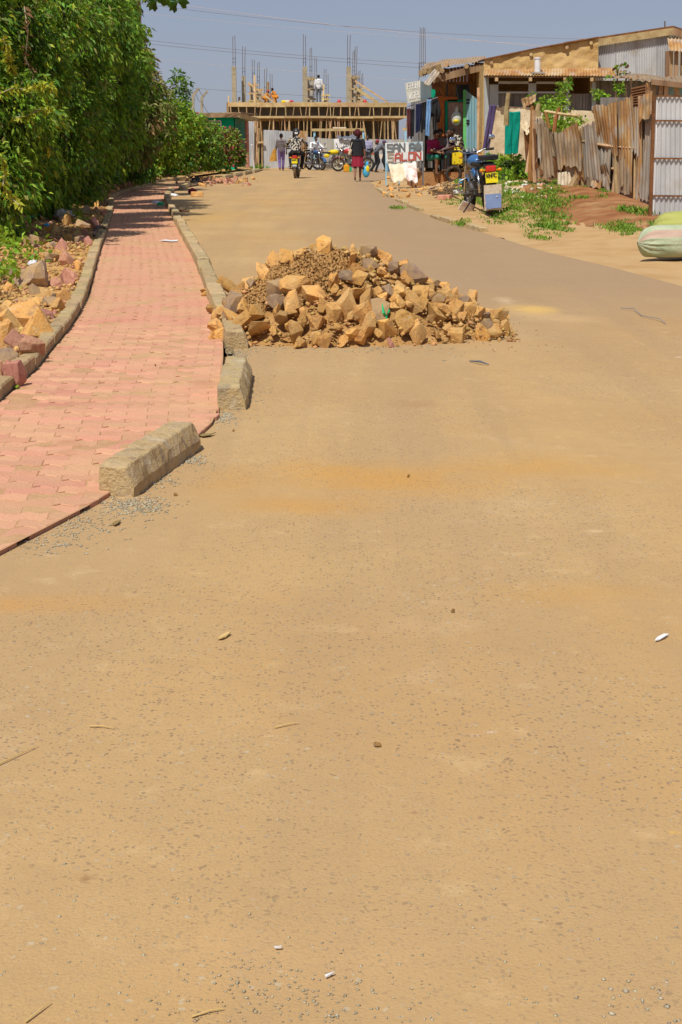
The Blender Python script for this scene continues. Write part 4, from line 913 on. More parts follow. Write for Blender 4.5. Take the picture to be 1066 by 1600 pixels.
mb = MB(); letters(mb, 'WORL', A[0]+ux*.06+uz*.1, ux*.6, Vector((-.02, 0, 1)), .17, .018, .95, .012, sy_); mb.build('lettering', 'letter_white', fs)

# ------------------------------------------------------------------ SANA SALON board
DS = 44.6
ss = empty('salon_signboard', (at(630, 283, DS).x, DS, .05), 'white board lettered SANA SALON in grey and red, standing by the kiosk', 'signboard')
A = [at(604, 255, DS), at(661, 251, DS), at(661, 221, DS), at(602, 223.5, DS)]
bt, tt = (lambda s: A[0].lerp(A[1], s)), (lambda s: A[3].lerp(A[2], s))
def cell(s0, s1, r0, r1, m, name='panel', off=0):
    P = lambda s, r: bt(s).lerp(tt(s), r)+Vector((0, off, 0)); mb = MB(); mb.prism([P(s0, r0), P(s1, r0), P(s1, r1), P(s0, r1)], (0, .03, 0)); return mb.build(name, m, ss)
cell(0, 1, 0, .5, 'sign_white'); cell(0, .62, .502, 1, 'sign_white'); cell(.622, 1, .502, 1, 'sign_blue')
ux = (A[1]-A[0]).normalized(); uz = Vector((0, 0, 1)); H_ = (A[3]-A[0]).length; W_ = (A[1]-A[0]).length
def lt_(txt, s, r, m, h=.34, adv=.92):
    mb = MB(); letters(mb, txt, bt(s).lerp(tt(s), r)+ux*.02, ux*1.0, uz, h*H_, .042, adv, .02, sy_); mb.build('lettering', m, ss)
lt_('SAN', .03, .57, 'letter_grey'); lt_('A', .62, .56, 'letter_grey'); lt_('S', .03, .08, 'letter_tan', .36); lt_('ALON', .225, .08, 'letter_red', .36, .96)
mb = MB(); c_ = bt(.87).lerp(tt(.87), .72)+Vector((0, -.02, 0)); mb.ball(c_, (.1, .012, .12), 12, 8); mb.box(c_+Vector((0, 0, .16)), (.03, .015, .1)); mb.build('painted_pot', 'letter_grey', ss)
for x in (603, 623, 643, 660.5):
    mb = MB(); mb.beam(at(x+.5, 290, DS+.06), at(x, 224, DS+.06), .05, .04); mb.build('leg', 'light_blue' if x < 640 else 'slate', ss)
mb = MB(); slab_px(mb, 605, 256, 638, 268, DS+.3, .03, 255, 266); mb.build('rear_panel', 'sign_dark_blue', ss)
# ------------------------------------------------------------------ green kiosk on the left
DL = 74.0
gk = empty('green_kiosk', (at(352, 262, DL).x, DL, 0), 'small green-painted kiosk with a flat tin roof behind the red-flowering bush', 'kiosk')
mb = MB(); a, b = at(318, 262, DL), at(367, 262, DL); zt = at(340, 182, DL).z
mb.box(((a.x+b.x)/2, DL+.05, zt/2), (b.x-a.x, .1, zt)); mb.build('front_wall', 'kiosk_green', gk)
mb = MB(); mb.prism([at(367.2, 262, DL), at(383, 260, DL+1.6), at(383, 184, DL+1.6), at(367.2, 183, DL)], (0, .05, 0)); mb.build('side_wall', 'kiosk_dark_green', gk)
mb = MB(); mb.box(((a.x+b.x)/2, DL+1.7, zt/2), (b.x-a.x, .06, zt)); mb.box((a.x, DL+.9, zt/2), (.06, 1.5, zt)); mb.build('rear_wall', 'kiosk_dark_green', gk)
mb = MB(); mb.prism([at(308, 178, DL-.5), at(376, 177, DL-.5), at(402, 179, DL+2), at(330, 179.5, DL+2)], (0, 0, .05)); mb.build('roof', 'brown_sheet', gk)
mb = MB(); slab_px(mb, 311, 178, 374.5, 184, DL-.52, .04, 177.3, 183.2); mb.build('fascia', 'old_wood', gk)
mb = MB(); mb.prism([at(375, 184.8, DL-.5), at(404, 190, DL+1.8), at(404, 184, DL+1.8), at(375, 177.3, DL-.5)], (.0, .04, 0)); mb.build('fascia', 'pole_wood', gk)
mb = MB(); mb.tube([at(387, 262, DL+.6), at(385.5, 190, DL+.6)], .1, 8); mb.build('drainpipe', 'pink_stone', gk)
mb = MB(); letters(mb, 'CEA', at(326, 197.5, DL-.03), (1, 0, 0), (0, 0, 1), .26, .06, .82, .012, sy_); mb.build('lettering', 'letter_white', gk)
for x, y0, y1 in ((302, 240, 148), (315.5, 225, 152)):
    cp = empty('fence_post', at(x, y0, 66), 'concrete fence post with a bent-over top, '+('half hidden in the hedge' if x < 310 else 'beside the green kiosk roof'), 'fence post', 'bent concrete fence posts')
    d = 66 if x < 310 else 67; mb = MB(); mb.beam(at(x-.5, 262, d), at(x, y1, d), .11, .11); mb.build('shaft', 'concrete', cp)
    mb = MB(); mb.beam(at(x-.3, y1+1.2, d), at(x+9, y1-10, d), .1, .1); mb.build('arm', 'concrete', cp)
for k, (p, q, sg) in enumerate(((at(311, 139, 66), at(324, 143, 67), .5), (at(306, 145, 66), at(316, 156, 67), .4), (at(316, 160, 67), at(330, 182, 68), .1), (at(270, 132, 62), at(311, 139, 66), .5))):
    mb = MB(); mb.tube([p.lerp(q, t/8)-Vector((0, 0, sg*4*(t/8)*(1-t/8)*.5)) for t in range(9)], .012, 4); o = mb.build('barbed_wire', 'wire', loc=p); tag(o, ('slack barbed wire between the two bent fence posts', 'short loop of barbed wire below the post arms', 'barbed wire running down to the green kiosk roof', 'barbed wire running from the hedge to the first bent post')[k], 'wire')
# ------------------------------------------------------------------ building under construction
DB = 84.0
cb = empty('construction_building', (at(497, 262, DB).x, DB, 0), 'half-built storey with timber formwork, pole props and bare concrete columns', 'building')
xa, xb = at(357, 200, DB).x, at(636, 200, DB).x; zt = at(500, 160, DB).z; z1 = at(500, 167, DB).z; z2 = at(500, 181, DB).z; z3 = at(500, 185.5, DB).z
mb = MB(); mb.box(((xa+xb)/2, DB+6.1, (zt+z1)/2), (xb-xa-.05, 12, zt-z1-.04)); mb.build('slab', 'concrete', cb)
x = xa
while x < xb-.1:
    w_ = min(u(1.4, 2.4), xb-x); mb = MB(); mb.box((x+w_/2, DB+u(-.01, .01), (zt+z1)/2+u(-.015, .015)), (w_-.01, .05, zt-z1)); mb.build('edge_board', 'new_timber', cb); x += w_
mb = MB(); mb.box(((xa+xb)/2, DB+.55, (z1+z2)/2), (xb-xa, .05, z1-z2)); mb.build('shaded_shuttering', 'shade_concrete', cb)  # formwork panel coloured dark as the shadow in the gap
x = xa+.15
while x < xb:
    mb = MB(); mb.box((x, DB+.02, (z1+z2)/2), (u(.03, .07), .06, z1-z2-.01), (0, u(-.16, .16), 0)); mb.build('strut', random.choice(('new_timber', 'pole_wood')), cb); x += u(.16, .62)
x = xa+.1
while x < xb-.1:
    w_ = min(u(1.8, 3), xb-x); mb = MB(); mb.box((x+w_/2, DB-.03+u(-.01, .01), (z2+z3)/2+u(-.02, .02)), (w_-.01, .09, (z2-z3)*.75)); mb.build('bearer', 'new_timber', cb); x += w_
for k in range(9):
    mb = MB(); y = DB+.6+k*1.3; mb.box(((xa+xb)/2, y, z2-.06), (xb-xa-.2, .1, .12)); mb.build('joist', 'pole_wood', cb)
for row, (d, n) in enumerate(((DB+.05, 46), (DB+2.2, 18), (DB+5.5, 9))):
    for i in range(n):
        x = xa+.15+(xb-xa-.3)*(i+u(.1, .9))/n; lean = u(-.3, .3); r = u(.022, .05)
        mb = MB(); mb.tube([(x, d+u(-.1, .1), 0), (x+lean*.5+u(-.09, .09), d, z3*.5), (x+lean, d, z3)], [r, r*.9, r*.75], 6); mb.build('prop', 'pole_wood', cb)
mb = MB(); mb.box(((xa+xb)/2, DB+12, z2/2), (xb-xa, .2, z2)); mb.box((xa-.05, DB+6.3, (z3+zt)/2), (.12, 11.5, zt-z3)); mb.build('rear_wall', 'shade_concrete', cb)  # rear wall added for darkness between the props, shade put in its colour
for x in (352.6,):
    mb = MB(); mb.prism([at(354, 188, DB), at(358, 186, DB), at(358, 160, DB), at(354, 160, DB)], (0, .3, 0)); mb.build('end_board', 'old_wood', cb)
def column(px_, ytop, w_, d, m='concrete'):
    a, b = at(px_, 160, d), at(px_, ytop, d); a.z = zt; mb = MB(); mb.box(((a.x+b.x)/2, d, (a.z+b.z)/2), (w_, w_, b.z-a.z)); return mb.build('column', m, cb)
def bars(px_, y0, y1, d, n=3, sp=.09):
    for i in range(n):
        x = (i-(n-1)/2)*sp; a, b = at(px_, y0, d), at(px_, y1+u(0, 4), d); mb = MB(); mb.tube([a+Vector((x, u(-.08, .08), -.3)), a.lerp(b, .5)+Vector((x, 0, 0)), b+Vector((x+u(-.03, .03), 0, 0))], .016, 5); mb.build('rebar', 'rebar', cb)
    for y in (y0-8, y0-14): mb = MB(); p = at(px_, max(y, y1+4), d); mb.box(p, (sp*(n-1)+.05, .2, .015)); mb.build('stirrup', 'rebar', cb)
def form(px_, ytop, w_, d):
    a, b = at(px_, 160, d), at(px_, ytop, d); a.z = zt; h = b.z-a.z
    for s in (-1, 1):
        mb = MB(); mb.box((a.x+s*w_*.5, d, a.z+h/2), (.05, w_, h)); mb.build('form_board', 'new_timber', cb)
    mb = MB(); mb.box((a.x, d+w_*.3, a.z+h/2), (w_*.8, .04, h*.97)); mb.build('form_board', 'zinc_dull', cb)
    for t in (.15, .5, .9):
        mb = MB(); mb.box((a.x, d-w_*.5, a.z+h*t), (w_+.35, .05, .09), (0, u(-.06, .06), 0)); mb.build('form_clamp', 'new_timber', cb)
column(366, 104, .24, DB+.3); bars(366, 105, 55, DB+.3, 2, .13); column(381, 119, .22, DB+1.2); bars(381, 120, 72, DB+1.2, 2, .13)
form(396, 130, .32, DB+3); bars(396, 128, 93, DB+3, 2, .11); bars(404, 134, 96, DB+4.5, 2, .11); form(405, 138, .26, DB+4.5); bars(415, 150, 105, DB+6, 2, .11); column(419, 128, .15, DB+6.5, 'pole_wood'); bars(424, 152, 114, DB+7.5, 2, .11)
column(476.5, 104.5, .25, DB+.3); bars(476, 105, 52, DB+.3, 2, .13); form(485, 119, .34, DB+1.4); bars(486, 118, 72, DB+1.4, 2, .11); bars(493.5, 155, 88, DB+3, 2, .11); bars(508, 146, 107, DB+5, 2, .13); form(508.5, 147, .24, DB+5); bars(513, 150, 112, DB+6, 1)
column(545, 104.5, .26, DB+.3); bars(545, 105, 54, DB+.3, 2, .13); form(553, 117, .26, DB+1.6); bars(553, 118, 78, DB+1.6, 2, .11); bars(556, 130, 70, DB+2.5, 2, .1); form(560, 136, .22, DB+3); bars(561, 138, 108, DB+3.5, 2, .1); bars(566, 145, 114, DB+5, 2, .1)
bars(660.5, 112, 42, DB+.4, 4, .1); bars(655, 120, 95, DB+.5, 1)
for a, b, w_ in (((388, 129), (430, 161), .1), ((548, 122), (606, 160), .09), ((556, 138), (590, 160), .17), ((560, 152), (575, 160), .1), ((398, 118), (398, 160), .1), ((506, 132), (505, 159), .08), ((357.5, 150), (357, 160), .07), ((374, 152), (374.5, 160), .12)):
    mb = MB(); mb.beam(at(*a, DB+.9), at(*b, DB+.4), w_, .05, (0, -1, 0)); mb.build('plank', 'new_timber', cb)
for px_, r_, m in ((530, .09, 'bike_red'), (570.5, .09, 'bike_red')):
    o = MB().ball(at(px_, 159.2, DB+.5), (r_*1.3, r_*1.5, r_*1.5), 10, 6).ball(at(px_, 160.5, DB+.45), (r_*2, r_*2.2, r_*.4)).build('hard_hat', m, loc=at(px_, 160, DB+.5), smooth=True); tag(o, 'red hard hat on the slab '+('left of the timber brace' if px_ < 550 else 'under the end of the timber brace'), 'hard hat')
for i, x in enumerate((443, 449, 455)):
    o = MB().box(at(x, 158.6, DB+.6), (.26, .3, .14), (0, u(-.1, .1), u(-.3, .3)), .8).build('cement_bag', ('jerry_yellow', 'cloth_sheet', 'bike_red')[i], loc=at(x, 160, DB+.6)); bevel(o, .04, 2); tag(o, ('yellow bag', 'cream bag', 'red bundle')[i]+' lying on the slab left of the middle column', 'bag')

# site fence and its gate frame
sf = empty('site_fence', (at(520, 264, 80).x, 80, 0), 'pale corrugated iron hoarding along the foot of the half-built house', 'fence')
for i, (x0, x1, yt0, yt1, yb, m, d) in enumerate(((412, 434, 203, 203.5, 263, 'zinc', 79.5), (434, 457, 204, 205, 262, 'zinc', 79.52), (466, 481, 204, 205, 235, 'rust_sheet', 81), (480, 500, 214, 215, 265, 'zinc', 80), (500, 522, 216, 217, 265, 'zinc_dull', 80.02), (522, 544, 217, 217, 264, 'zinc_dull', 80), (544, 566, 217, 216.5, 264, 'zinc_dull', 80.02),
                                                (566, 590, 217, 217.5, 269, 'zinc_dull', 79.6), (590, 614, 218, 218, 269, 'zinc', 79.62), (614, 645, 218, 218, 269, 'zinc_dull', 79.6), (388, 397, 189, 190, 260, 'zinc', 79), (457, 468, 232, 232, 262, 'grey_sheet', 80.5))):
    mb = MB(); corrugated(mb, (at(x0, yb, d), at(x1+.4, yb, d), at(x0, yt0, d), at(x1+.4, yt1, d)), (0, -1, 0), (x1-x0)/2.6, .02, 3, warp=.03, seed=i); mb.build('iron_sheet', m, sf, smooth=True)
mb = MB(); corrugated(mb, (at(523, 236, 79.85), at(562, 235, 79.85), at(522, 217, 79.85), at(561, 216.5, 79.85)), (0, -1, 0), 12, .02, 3, rag=.1, warp=.05); mb.build('white_banner', 'white_sheet', sf, smooth=True)
mb = MB(); corrugated(mb, (at(530, 219, 79.7), at(566, 220, 79.7), at(524, 213, 80.6), at(560, 212, 80.6)), (0, -.3, 1), 3, .05, 3, warp=.12); mb.build('tarpaulin', 'slate', sf, smooth=True)
mb = MB(); mb.beam(at(503, 228, 79.9), at(503, 244, 79.9), .06, .004, (0, -1, 0)); mb.beam(at(497, 244.5, 79.9), at(509, 244.5, 79.9), .05, .004, (0, -1, 0)); mb.build('red_mark', 'letter_red', sf)
gf = empty('gate_frame', (at(530, 264, 79).x, 79, 0), 'timber crossbeam on two light-blue posts in front of the site fence', 'gate')
for x in (491.5, 568):
    mb = MB(); mb.beam(at(x, 266, 79), at(x, 203, 79), .12, .1); mb.build('post', 'light_blue', gf)
mb = MB(); mb.beam(at(487.5, 203, 78.95), at(571, 202.5, 78.95), .12, .13); mb.build('crossbeam', 'new_timber', gf)
mb = MB(); mb.beam(at(520, 200.5, 79.1), at(541, 200.5, 79.1), .12, .12); mb.build('upper_plank', 'cloth_sheet', gf)
p_ = empty('stub_frame', (at(634, 264, 78).x, 78, 0), 'light-blue post with a short timber head left of the hanging trousers', 'post')
mb = MB(); mb.beam(at(634, 266, 78), at(633.5, 203, 78), .1, .1); mb.build('shaft', 'light_blue', p_); mb = MB(); mb.beam(at(629, 202, 78), at(638, 202, 78), .12, .12); mb.build('head', 'new_timber', p_)
fr_ = empty('timber_hoarding', (at(402, 262, 79).x, 79, 0), 'rough timber frame of poles between the green kiosk and the hoarding', 'frame')
for a, b, r in (((398, 262), (400, 186), .1), ((404, 262), (405, 200), .06), ((410, 262), (409, 205), .06)):
    mb = MB(); mb.beam(at(*a, 79.4), at(*b, 79.4), r, r); mb.build('post', 'new_timber', fr_)
mb = MB(); mb.beam(at(399, 223, 79.3), at(413, 222, 79.3), .1, .1); mb.build('rail', 'new_timber', fr_)
o = MB().tube([at(397.5, 266, 73.5), at(396, 250, 73.4), at(393.5, 226, 73.2)], .05, 7).build('white_pole', 'white_plastic', loc=G(397.5, 266)); tag(o, 'thin white pole leaning in the grass beside the green kiosk', 'pole')

# ------------------------------------------------------------------ overhead wires
def wire(px0, y0, px1, y1, d0, d1, sag, r, m, lab):
    a, b = at(px0, y0, d0), at(px1, y1, d1); pts = [a.lerp(b, t/24)-Vector((0, 0, sag*4*(t/24)*(1-t/24))) for t in range(25)]
    tag(MB().tube(pts, r*.5, 5).build('overhead_wire', m, loc=a), lab, 'wire', 'overhead wires')
wire(150, -4, 1300, 52, 60, 75, .8, .016, 'wire', 'topmost thin dark wire crossing the sky from the hedge top')
wire(-40, -42, 1300, 100, 60, 75, .6, .02, 'pale_wire', 'pale thick overhead cable starting at the top of the papaya')
wire(100, 46, 1300, 96, 70, 80, .9, .02, 'wire', 'dark wire crossing just over the tall bar ends')
wire(100, 54, 1300, 130, 70, 80, .5, .022, 'wire', 'dark wire crossing the bars just above the concrete column tops')
wire(0, 68, 1300, 150, 70, 82, .5, .013, 'pale_wire', 'faint pale wire passing behind the concrete columns')
wire(60, 118, 900, 168, 68, 80, .2, .018, 'wire', 'lowest dark wire running from the hedge past the bent posts')
wire(-40, -10, 1300, 82, 80, 90, .7, .013, 'pale_wire', 'faint pale wire just under the thick pale cable')
# ------------------------------------------------------------------ people
STAND = dict(pel=(0, 0, .95), wst=(0, .0, 1.08), ch=(0, .0, 1.28), nk=(0, -.01, 1.47), hd=(0, .02, 1.61), shR=(.185, -.01, 1.40), elR=(.235, -.03, 1.13), wrR=(.25, .05, .89), shL=(-.185, -.01, 1.40), elL=(-.235, -.03, 1.13), wrL=(-.25, .05, .89),
             hpR=(.09, 0, .93), knR=(.1, .02, .5), anR=(.1, -.02, .09), hpL=(-.09, 0, .93), knL=(-.1, .02, .5), anL=(-.1, -.02, .09))
WALK = dict(STAND, knR=(.09, .12, .51), anR=(.08, .1, .09), knL=(-.09, .02, .5), anL=(-.08, -.28, .15), elR=(.24, -.1, 1.14), wrR=(.25, -.08, .9), elL=(-.24, .02, 1.13), wrL=(-.26, .14, .92))
SIT = dict(STAND, pel=(0, -.05, .5), wst=(0, -.04, .63), ch=(0, .02, .83), nk=(0, .08, 1.01), hd=(0, .14, 1.14), shR=(.18, .05, .95), shL=(-.18, .05, .95), elR=(.24, .16, .72), wrR=(.1, .36, .66), elL=(-.24, .16, .72), wrL=(-.08, .38, .64),
           hpR=(.09, -.03, .5), hpL=(-.09, -.03, .5), knR=(.14, .4, .52), knL=(-.14, .4, .52), anR=(.13, .38, .1), anL=(-.13, .38, .1))
RIDE = dict(STAND, pel=(0, -.26, .88), wst=(0, -.22, 1.0), ch=(0, -.13, 1.2), nk=(0, -.04, 1.39), hd=(0, .03, 1.53), shR=(.2, -.1, 1.31), shL=(-.2, -.1, 1.31), elR=(.37, .12, 1.1), elL=(-.37, .12, 1.1), wrR=(.34, .38, 1.06), wrL=(-.34, .38, 1.06),
            hpR=(.1, -.24, .86), hpL=(-.1, -.24, .86), knR=(.24, .14, .8), knL=(-.24, .14, .8), anR=(.2, -.06, .4), anL=(-.2, -.06, .4))
CROUCH = dict(STAND, pel=(0, -.1, .4), wst=(0, -.02, .5), ch=(0, .1, .68), nk=(0, .2, .84), hd=(0, .28, .95), shR=(.18, .16, .8), shL=(-.18, .16, .8), elR=(.22, .3, .6), elL=(-.22, .3, .6), wrR=(.16, .45, .45), wrL=(-.16, .45, .45), hpR=(.09, -.1, .4), hpL=(-.09, -.1, .4), knR=(.16, .22, .48), knL=(-.16, .22, .48), anR=(.13, .0, .09), anL=(-.13, .0, .09))
BEND = dict(STAND, ch=(0, .16, 1.22), nk=(0, .3, 1.34), hd=(0, .4, 1.42), shR=(.18, .24, 1.3), shL=(-.18, .24, 1.3), elR=(.22, .42, 1.1), wrR=(.2, .6, 1.02), elL=(-.22, .42, 1.1), wrL=(-.2, .6, 1.02), knR=(.1, .12, .52), anR=(.1, -.04, .09), knL=(-.1, .02, .5), anL=(-.1, -.22, .12))
DG_ = bpy.context.evaluated_depsgraph_get
def person(label, pose, top, bottom, loc, rz=0, scale=1.0, short=False, hairm='hair', hair='short', skin='skin', shoes='sandal', female=False, voxel=.016, sleeves=True, bare_leg=False, group=None):
    P = {k: Vector(v) for k, v in pose.items()}; mb = MB(); bones = []
    def limb(a, b, ra, rb, m, n=10):
        mb.tube([a, b], [ra, rb], n); mb.ball(a, ra, n, 6); mb.ball(b, rb, n, 6); bones.append((a, b, ra, rb, m))
    def sect(a, b, wa, wb, flat, m):       # torso slice, wide across the shoulders
        d = (b-a).normalized(); x = Vector((1, 0, 0)); y = d.cross(x).normalized(); vs = []
        for p, w_ in ((a, wa), (b, wb)):
            for j in range(14): t = 2*math.pi*j/14; vs.append(p+x*math.cos(t)*w_+y*math.sin(t)*w_*flat)
        mb.add(vs, [(j, (j+1) % 14, 14+(j+1) % 14, 14+j) for j in range(14)]+[tuple(range(13, -1, -1)), tuple(range(14, 28))]); bones.append((a, b, wa*.8, wb*.8, m))
    hw, ww, cw = (.19, .165, .18) if female else (.185, .175, .205)
    lo = P['pel']-(P['wst']-P['pel']).normalized()*.09
    sect(lo, P['pel'], hw*.8, hw, .75, 1 if False else 2); sect(P['pel'], P['wst'], hw, ww, .72, 1); sect(P['wst'], P['ch'], ww, cw, .68, 1)
    up = P['ch'].lerp(P['nk'], .62); sect(P['ch'], up, cw, cw*.92, .62, 1); sect(up, P['nk'], cw*.92, .06, .75, 1)
    if female: mb.ball(P['ch']+Vector((.07, .09, -.01)), .065); mb.ball(P['ch']+Vector((-.07, .09, -.01)), .065)
    limb(P['nk']-Vector((0, 0, .03)), P['hd']-Vector((0, 0, .05)), .056, .052, 0)
    h = P['hd']; mb.ball(h+Vector((0, 0, .015)), (.077, .095, .115), 14, 10); mb.ball(h+Vector((0, .045, -.065)), (.05, .05, .05)); bones.append((h-Vector((0, 0, .05)), h+Vector((0, 0, .08)), .1, .1, 0))
    mb.ball(h+Vector((0, .1, -.015)), (.016, .024, .026)); mb.ball(h+Vector((0, .088, -.06)), (.03, .018, .016))
    for s in (-1, 1): mb.ball(h+Vector((s*.078, -.005, -.005)), (.015, .026, .036)); mb.ball(h+Vector((s*.033, .083, .03)), (.028, .018, .014))
    for s, k in ((1, 'R'), (-1, 'L')):
        sh, el, wr = P['sh'+k], P['el'+k], P['wr'+k]; limb(sh, el, .068, .054, 1 if sleeves else 0); limb(el, wr, .05, .035, 0 if short else 1)
        mb.tube([up+Vector((s*.1, 0, -.02)), sh], [.07, .06], 10); bones.append((up, sh, .07, .06, 1))
        d = (wr-el).normalized(); pm = wr+d*.09; side = Vector((-s, .4, 0)); side = (side-d*side.dot(d)).normalized(); nrm = d.cross(side)
        limb(wr, wr+d*.075, .03, .034, 0, 8)
        for q in range(4):
            o_ = side*(.028-.019*q); f0 = wr+d*.085+o_; f1 = f0+d*(.04-.006*abs(q-1)); f2 = f1+d*.022+nrm*.018*s; f3 = f2+d*.012+nrm*.022*s
            mb.tube([f0-d*.03, f1, f2, f3], [.0105, .0095, .0088, .007], 6); bones.append((f0, f3, .012, .01, 0))
        t0 = wr+d*.035+side*.028; t1 = t0+d*.03+side*.028; mb.tube([t0-side*.015, t1, t1+d*.03+side*.005], [.014, .012, .009], 6); bones.append((t0, t1+d*.03, .014, .01, 0))
        hp, kn, an = P['hp'+k], P['kn'+k], P['an'+k]; limb(hp, kn, .105, .075, 2); c_ = kn.lerp(an, .3)+Vector((0, -.015, 0)); limb(kn, c_, .056 if bare_leg else .075, .056 if bare_leg else .07, 0 if bare_leg else 2); limb(c_, an, .055 if bare_leg else .068, .058 if not bare_leg else .036, 0 if bare_leg else 2)
        tip = Vector((0, .13, -.05)) if an.z < .12 else Vector((0, .1, -.09)); limb(an+Vector((0, -.03, -.045)), an+tip, .036, .03, 3); limb(an, an+Vector((0, 0, -.04)), .035, .036, 3)
    root = empty('person', (0, 0, 0), label, 'person', group)
    o = mb.build('body', [skin, top, bottom, shoes], root); o.data.materials.clear()
    rm = o.modifiers.new('r', 'REMESH'); rm.mode = 'VOXEL'; rm.voxel_size = voxel
    sm = o.modifiers.new('s', 'SMOOTH'); sm.factor = .5; sm.iterations = 3
    ev = o.evaluated_get(DG_()); me = bpy.data.meshes.new_from_object(ev); o.modifiers.clear(); o.data = me; me.materials.clear()
    for m in (skin, top, bottom, shoes): me.materials.append(M(m))
    n = len(me.polygons); c = np.zeros(n*3, np.float32); me.polygons.foreach_get('center', c); c = c.reshape(-1, 3); best = np.full(n, 1e9); idx = np.zeros(n, np.int32)
    for a, b, ra, rb, m in bones:
        a, b = np.array(a), np.array(b); d = b-a; t = np.clip(((c-a) @ d)/max(1e-9, d @ d), 0, 1); ds = np.linalg.norm(c-(a+t[:, None]*d), axis=1)-(ra+(rb-ra)*t)
        k = ds < best; best[k] = ds[k]; idx[k] = m
    me.polygons.foreach_set('material_index', idx); me.polygons.foreach_set('use_smooth', [True]*n); me.update()
    for s in (-1, 1): MB().ball(h+Vector((s*.033, .088, .012)), (.013, .008, .008), 8, 6).build('eye', 'eye_white', root, smooth=True)
    MB().ball(h+Vector((0, .103, -.06)), (.022, .006, .006), 8, 5).build('mouth', 'maroon', root, smooth=True)
    if hair == 'short': hb = MB().ball(h+Vector((0, -.012, .045)), (.087, .1, .1), 14, 9)
    elif hair == 'big':
        hb = MB()
        for i in range(26): v = Vector((random.gauss(0, 1), random.gauss(0, 1)-.3, random.gauss(0, 1)+.3)).normalized(); hb.ball(h+Vector((v.x*.085, v.y*.085-.03, v.z*.1+.03)), u(.045, .065), 8, 6)
    if hair in ('short', 'big'): hb.build('hair', hairm, root, smooth=True)
    elif hair == 'helmet':
        hb = MB().ball(h+Vector((0, -.005, .035)), (.125, .145, .13), 16, 10); ho = hb.build('helmet', hairm, root, smooth=True)
        MB().torus(h+Vector((0, 0, .02)), .125, .012, 'Z', 20, 6).build('helmet_rim', 'steel', ho); MB().box(h+Vector((0, -.13, .0)), (.1, .03, .07)).build('helmet_logo', 'white_plastic', ho)
    elif hair == 'cap':
        hb = MB().ball(h+Vector((0, -.01, .06)), (.088, .1, .085), 14, 8); hb.box(h+Vector((0, .12, .05)), (.12, .09, .012), (-.2, 0, 0)); hb.build('cap', hairm, root, smooth=True)
    root.location = loc; root.rotation_euler = (0, 0, rz); root.scale = (scale,)*3
    return root
g = G(440, 266.8)
person('man in a grey shirt and purple trousers walking away carrying a mustard jacket', WALK, 'grey_cloth', 'violet', g, R(4), 1.02)
# the jacket in his hand
jk = MB(); c_ = g+Vector((-.2, .06, .76)); rows = []
for i in range(9):
    t = i/8; rows.append([c_+Vector((-.12+.0*t+.17*math.cos(a)*(.4+t*.8)-t*.1, .09*math.sin(a)*(.5+t*.6), .3-.6*t+.04*fbm((a, t*3, 1)))) for a in [2*math.pi*j/12 for j in range(13)]])
jk.grid(rows); tag(jk.build('jacket', 'mustard', loc=c_, smooth=True), 'mustard jacket held low at the left side of the walking man', 'jacket')
g = G(559, 283.5)
wm = person('woman with dark red hair, black top and crimson skirt walking away', WALK, 'dark_cloth', 'crimson', g, R(-3), 1.0, short=True, hairm='hair_red', hair='big', skin='skin_light', female=True, bare_leg=True)
sk = MB(); rows = []
for i in range(8):
    t = i/7; w_ = .19+.03*t; rows.append([Vector((w_*math.cos(a), w_*.78*math.sin(a)+.02*math.sin(a*6)*t, 1.02-.5*t)) for a in [2*math.pi*j/28 for j in range(29)]])
rows[-1] = [Vector((p.x, p.y, p.z-.01)) for p in rows[-1]]; o = MB().grid(rows).build('skirt', 'crimson', None, smooth=True); o.parent = wm
rows = []
for i in range(8):
    t = i/7; w_ = .185+.035*t; rows.append([Vector((w_*math.cos(a), w_*.8*math.sin(a), 1.34-.46*t)) for a in [2*math.pi*j/28 for j in range(29)]])
o = MB().grid(rows).build('tunic', 'dark_cloth', None, smooth=True); o.parent = wm
hb = MB(); c_ = g+Vector((-.27, -.02, 1.0)); hb.box(c_, (.1, .26, .22), (0, .35, 0)); bg_ = hb.build('handbag', 'cream', loc=c_); bevel(bg_, .04, 2); tag(bg_, 'cream handbag under the left arm of the woman in the crimson skirt', 'handbag')
MB().tube([c_+Vector((0, -.1, .1)), g+Vector((-.16, -.02, 1.46)), c_+Vector((0, .1, .1))], .012, 6).build('strap', 'cream', bg_)
cb_ = G(569, 281) ; c_ = g+Vector((.3, .02, .33)); o = MB().ball(c_, (.13, .08, .2), 10, 8).ball(c_+Vector((.03, -.01, .25)), (.06, .05, .12)).build('carrier_bag', 'blue_plastic', loc=c_, smooth=True); tag(o, 'blue and yellow carrier bag hanging from the right hand of the walking woman', 'carrier bag')
MB().ball(c_+Vector((.05, -.06, .1)), (.07, .03, .12), 8, 6).build('print_patch', 'jerry_yellow', o, smooth=True); MB().tube([c_+Vector((.03, 0, .3)), g+Vector((.25, -.05, .84))], .012, 5).build('handle', 'blue_plastic', o)

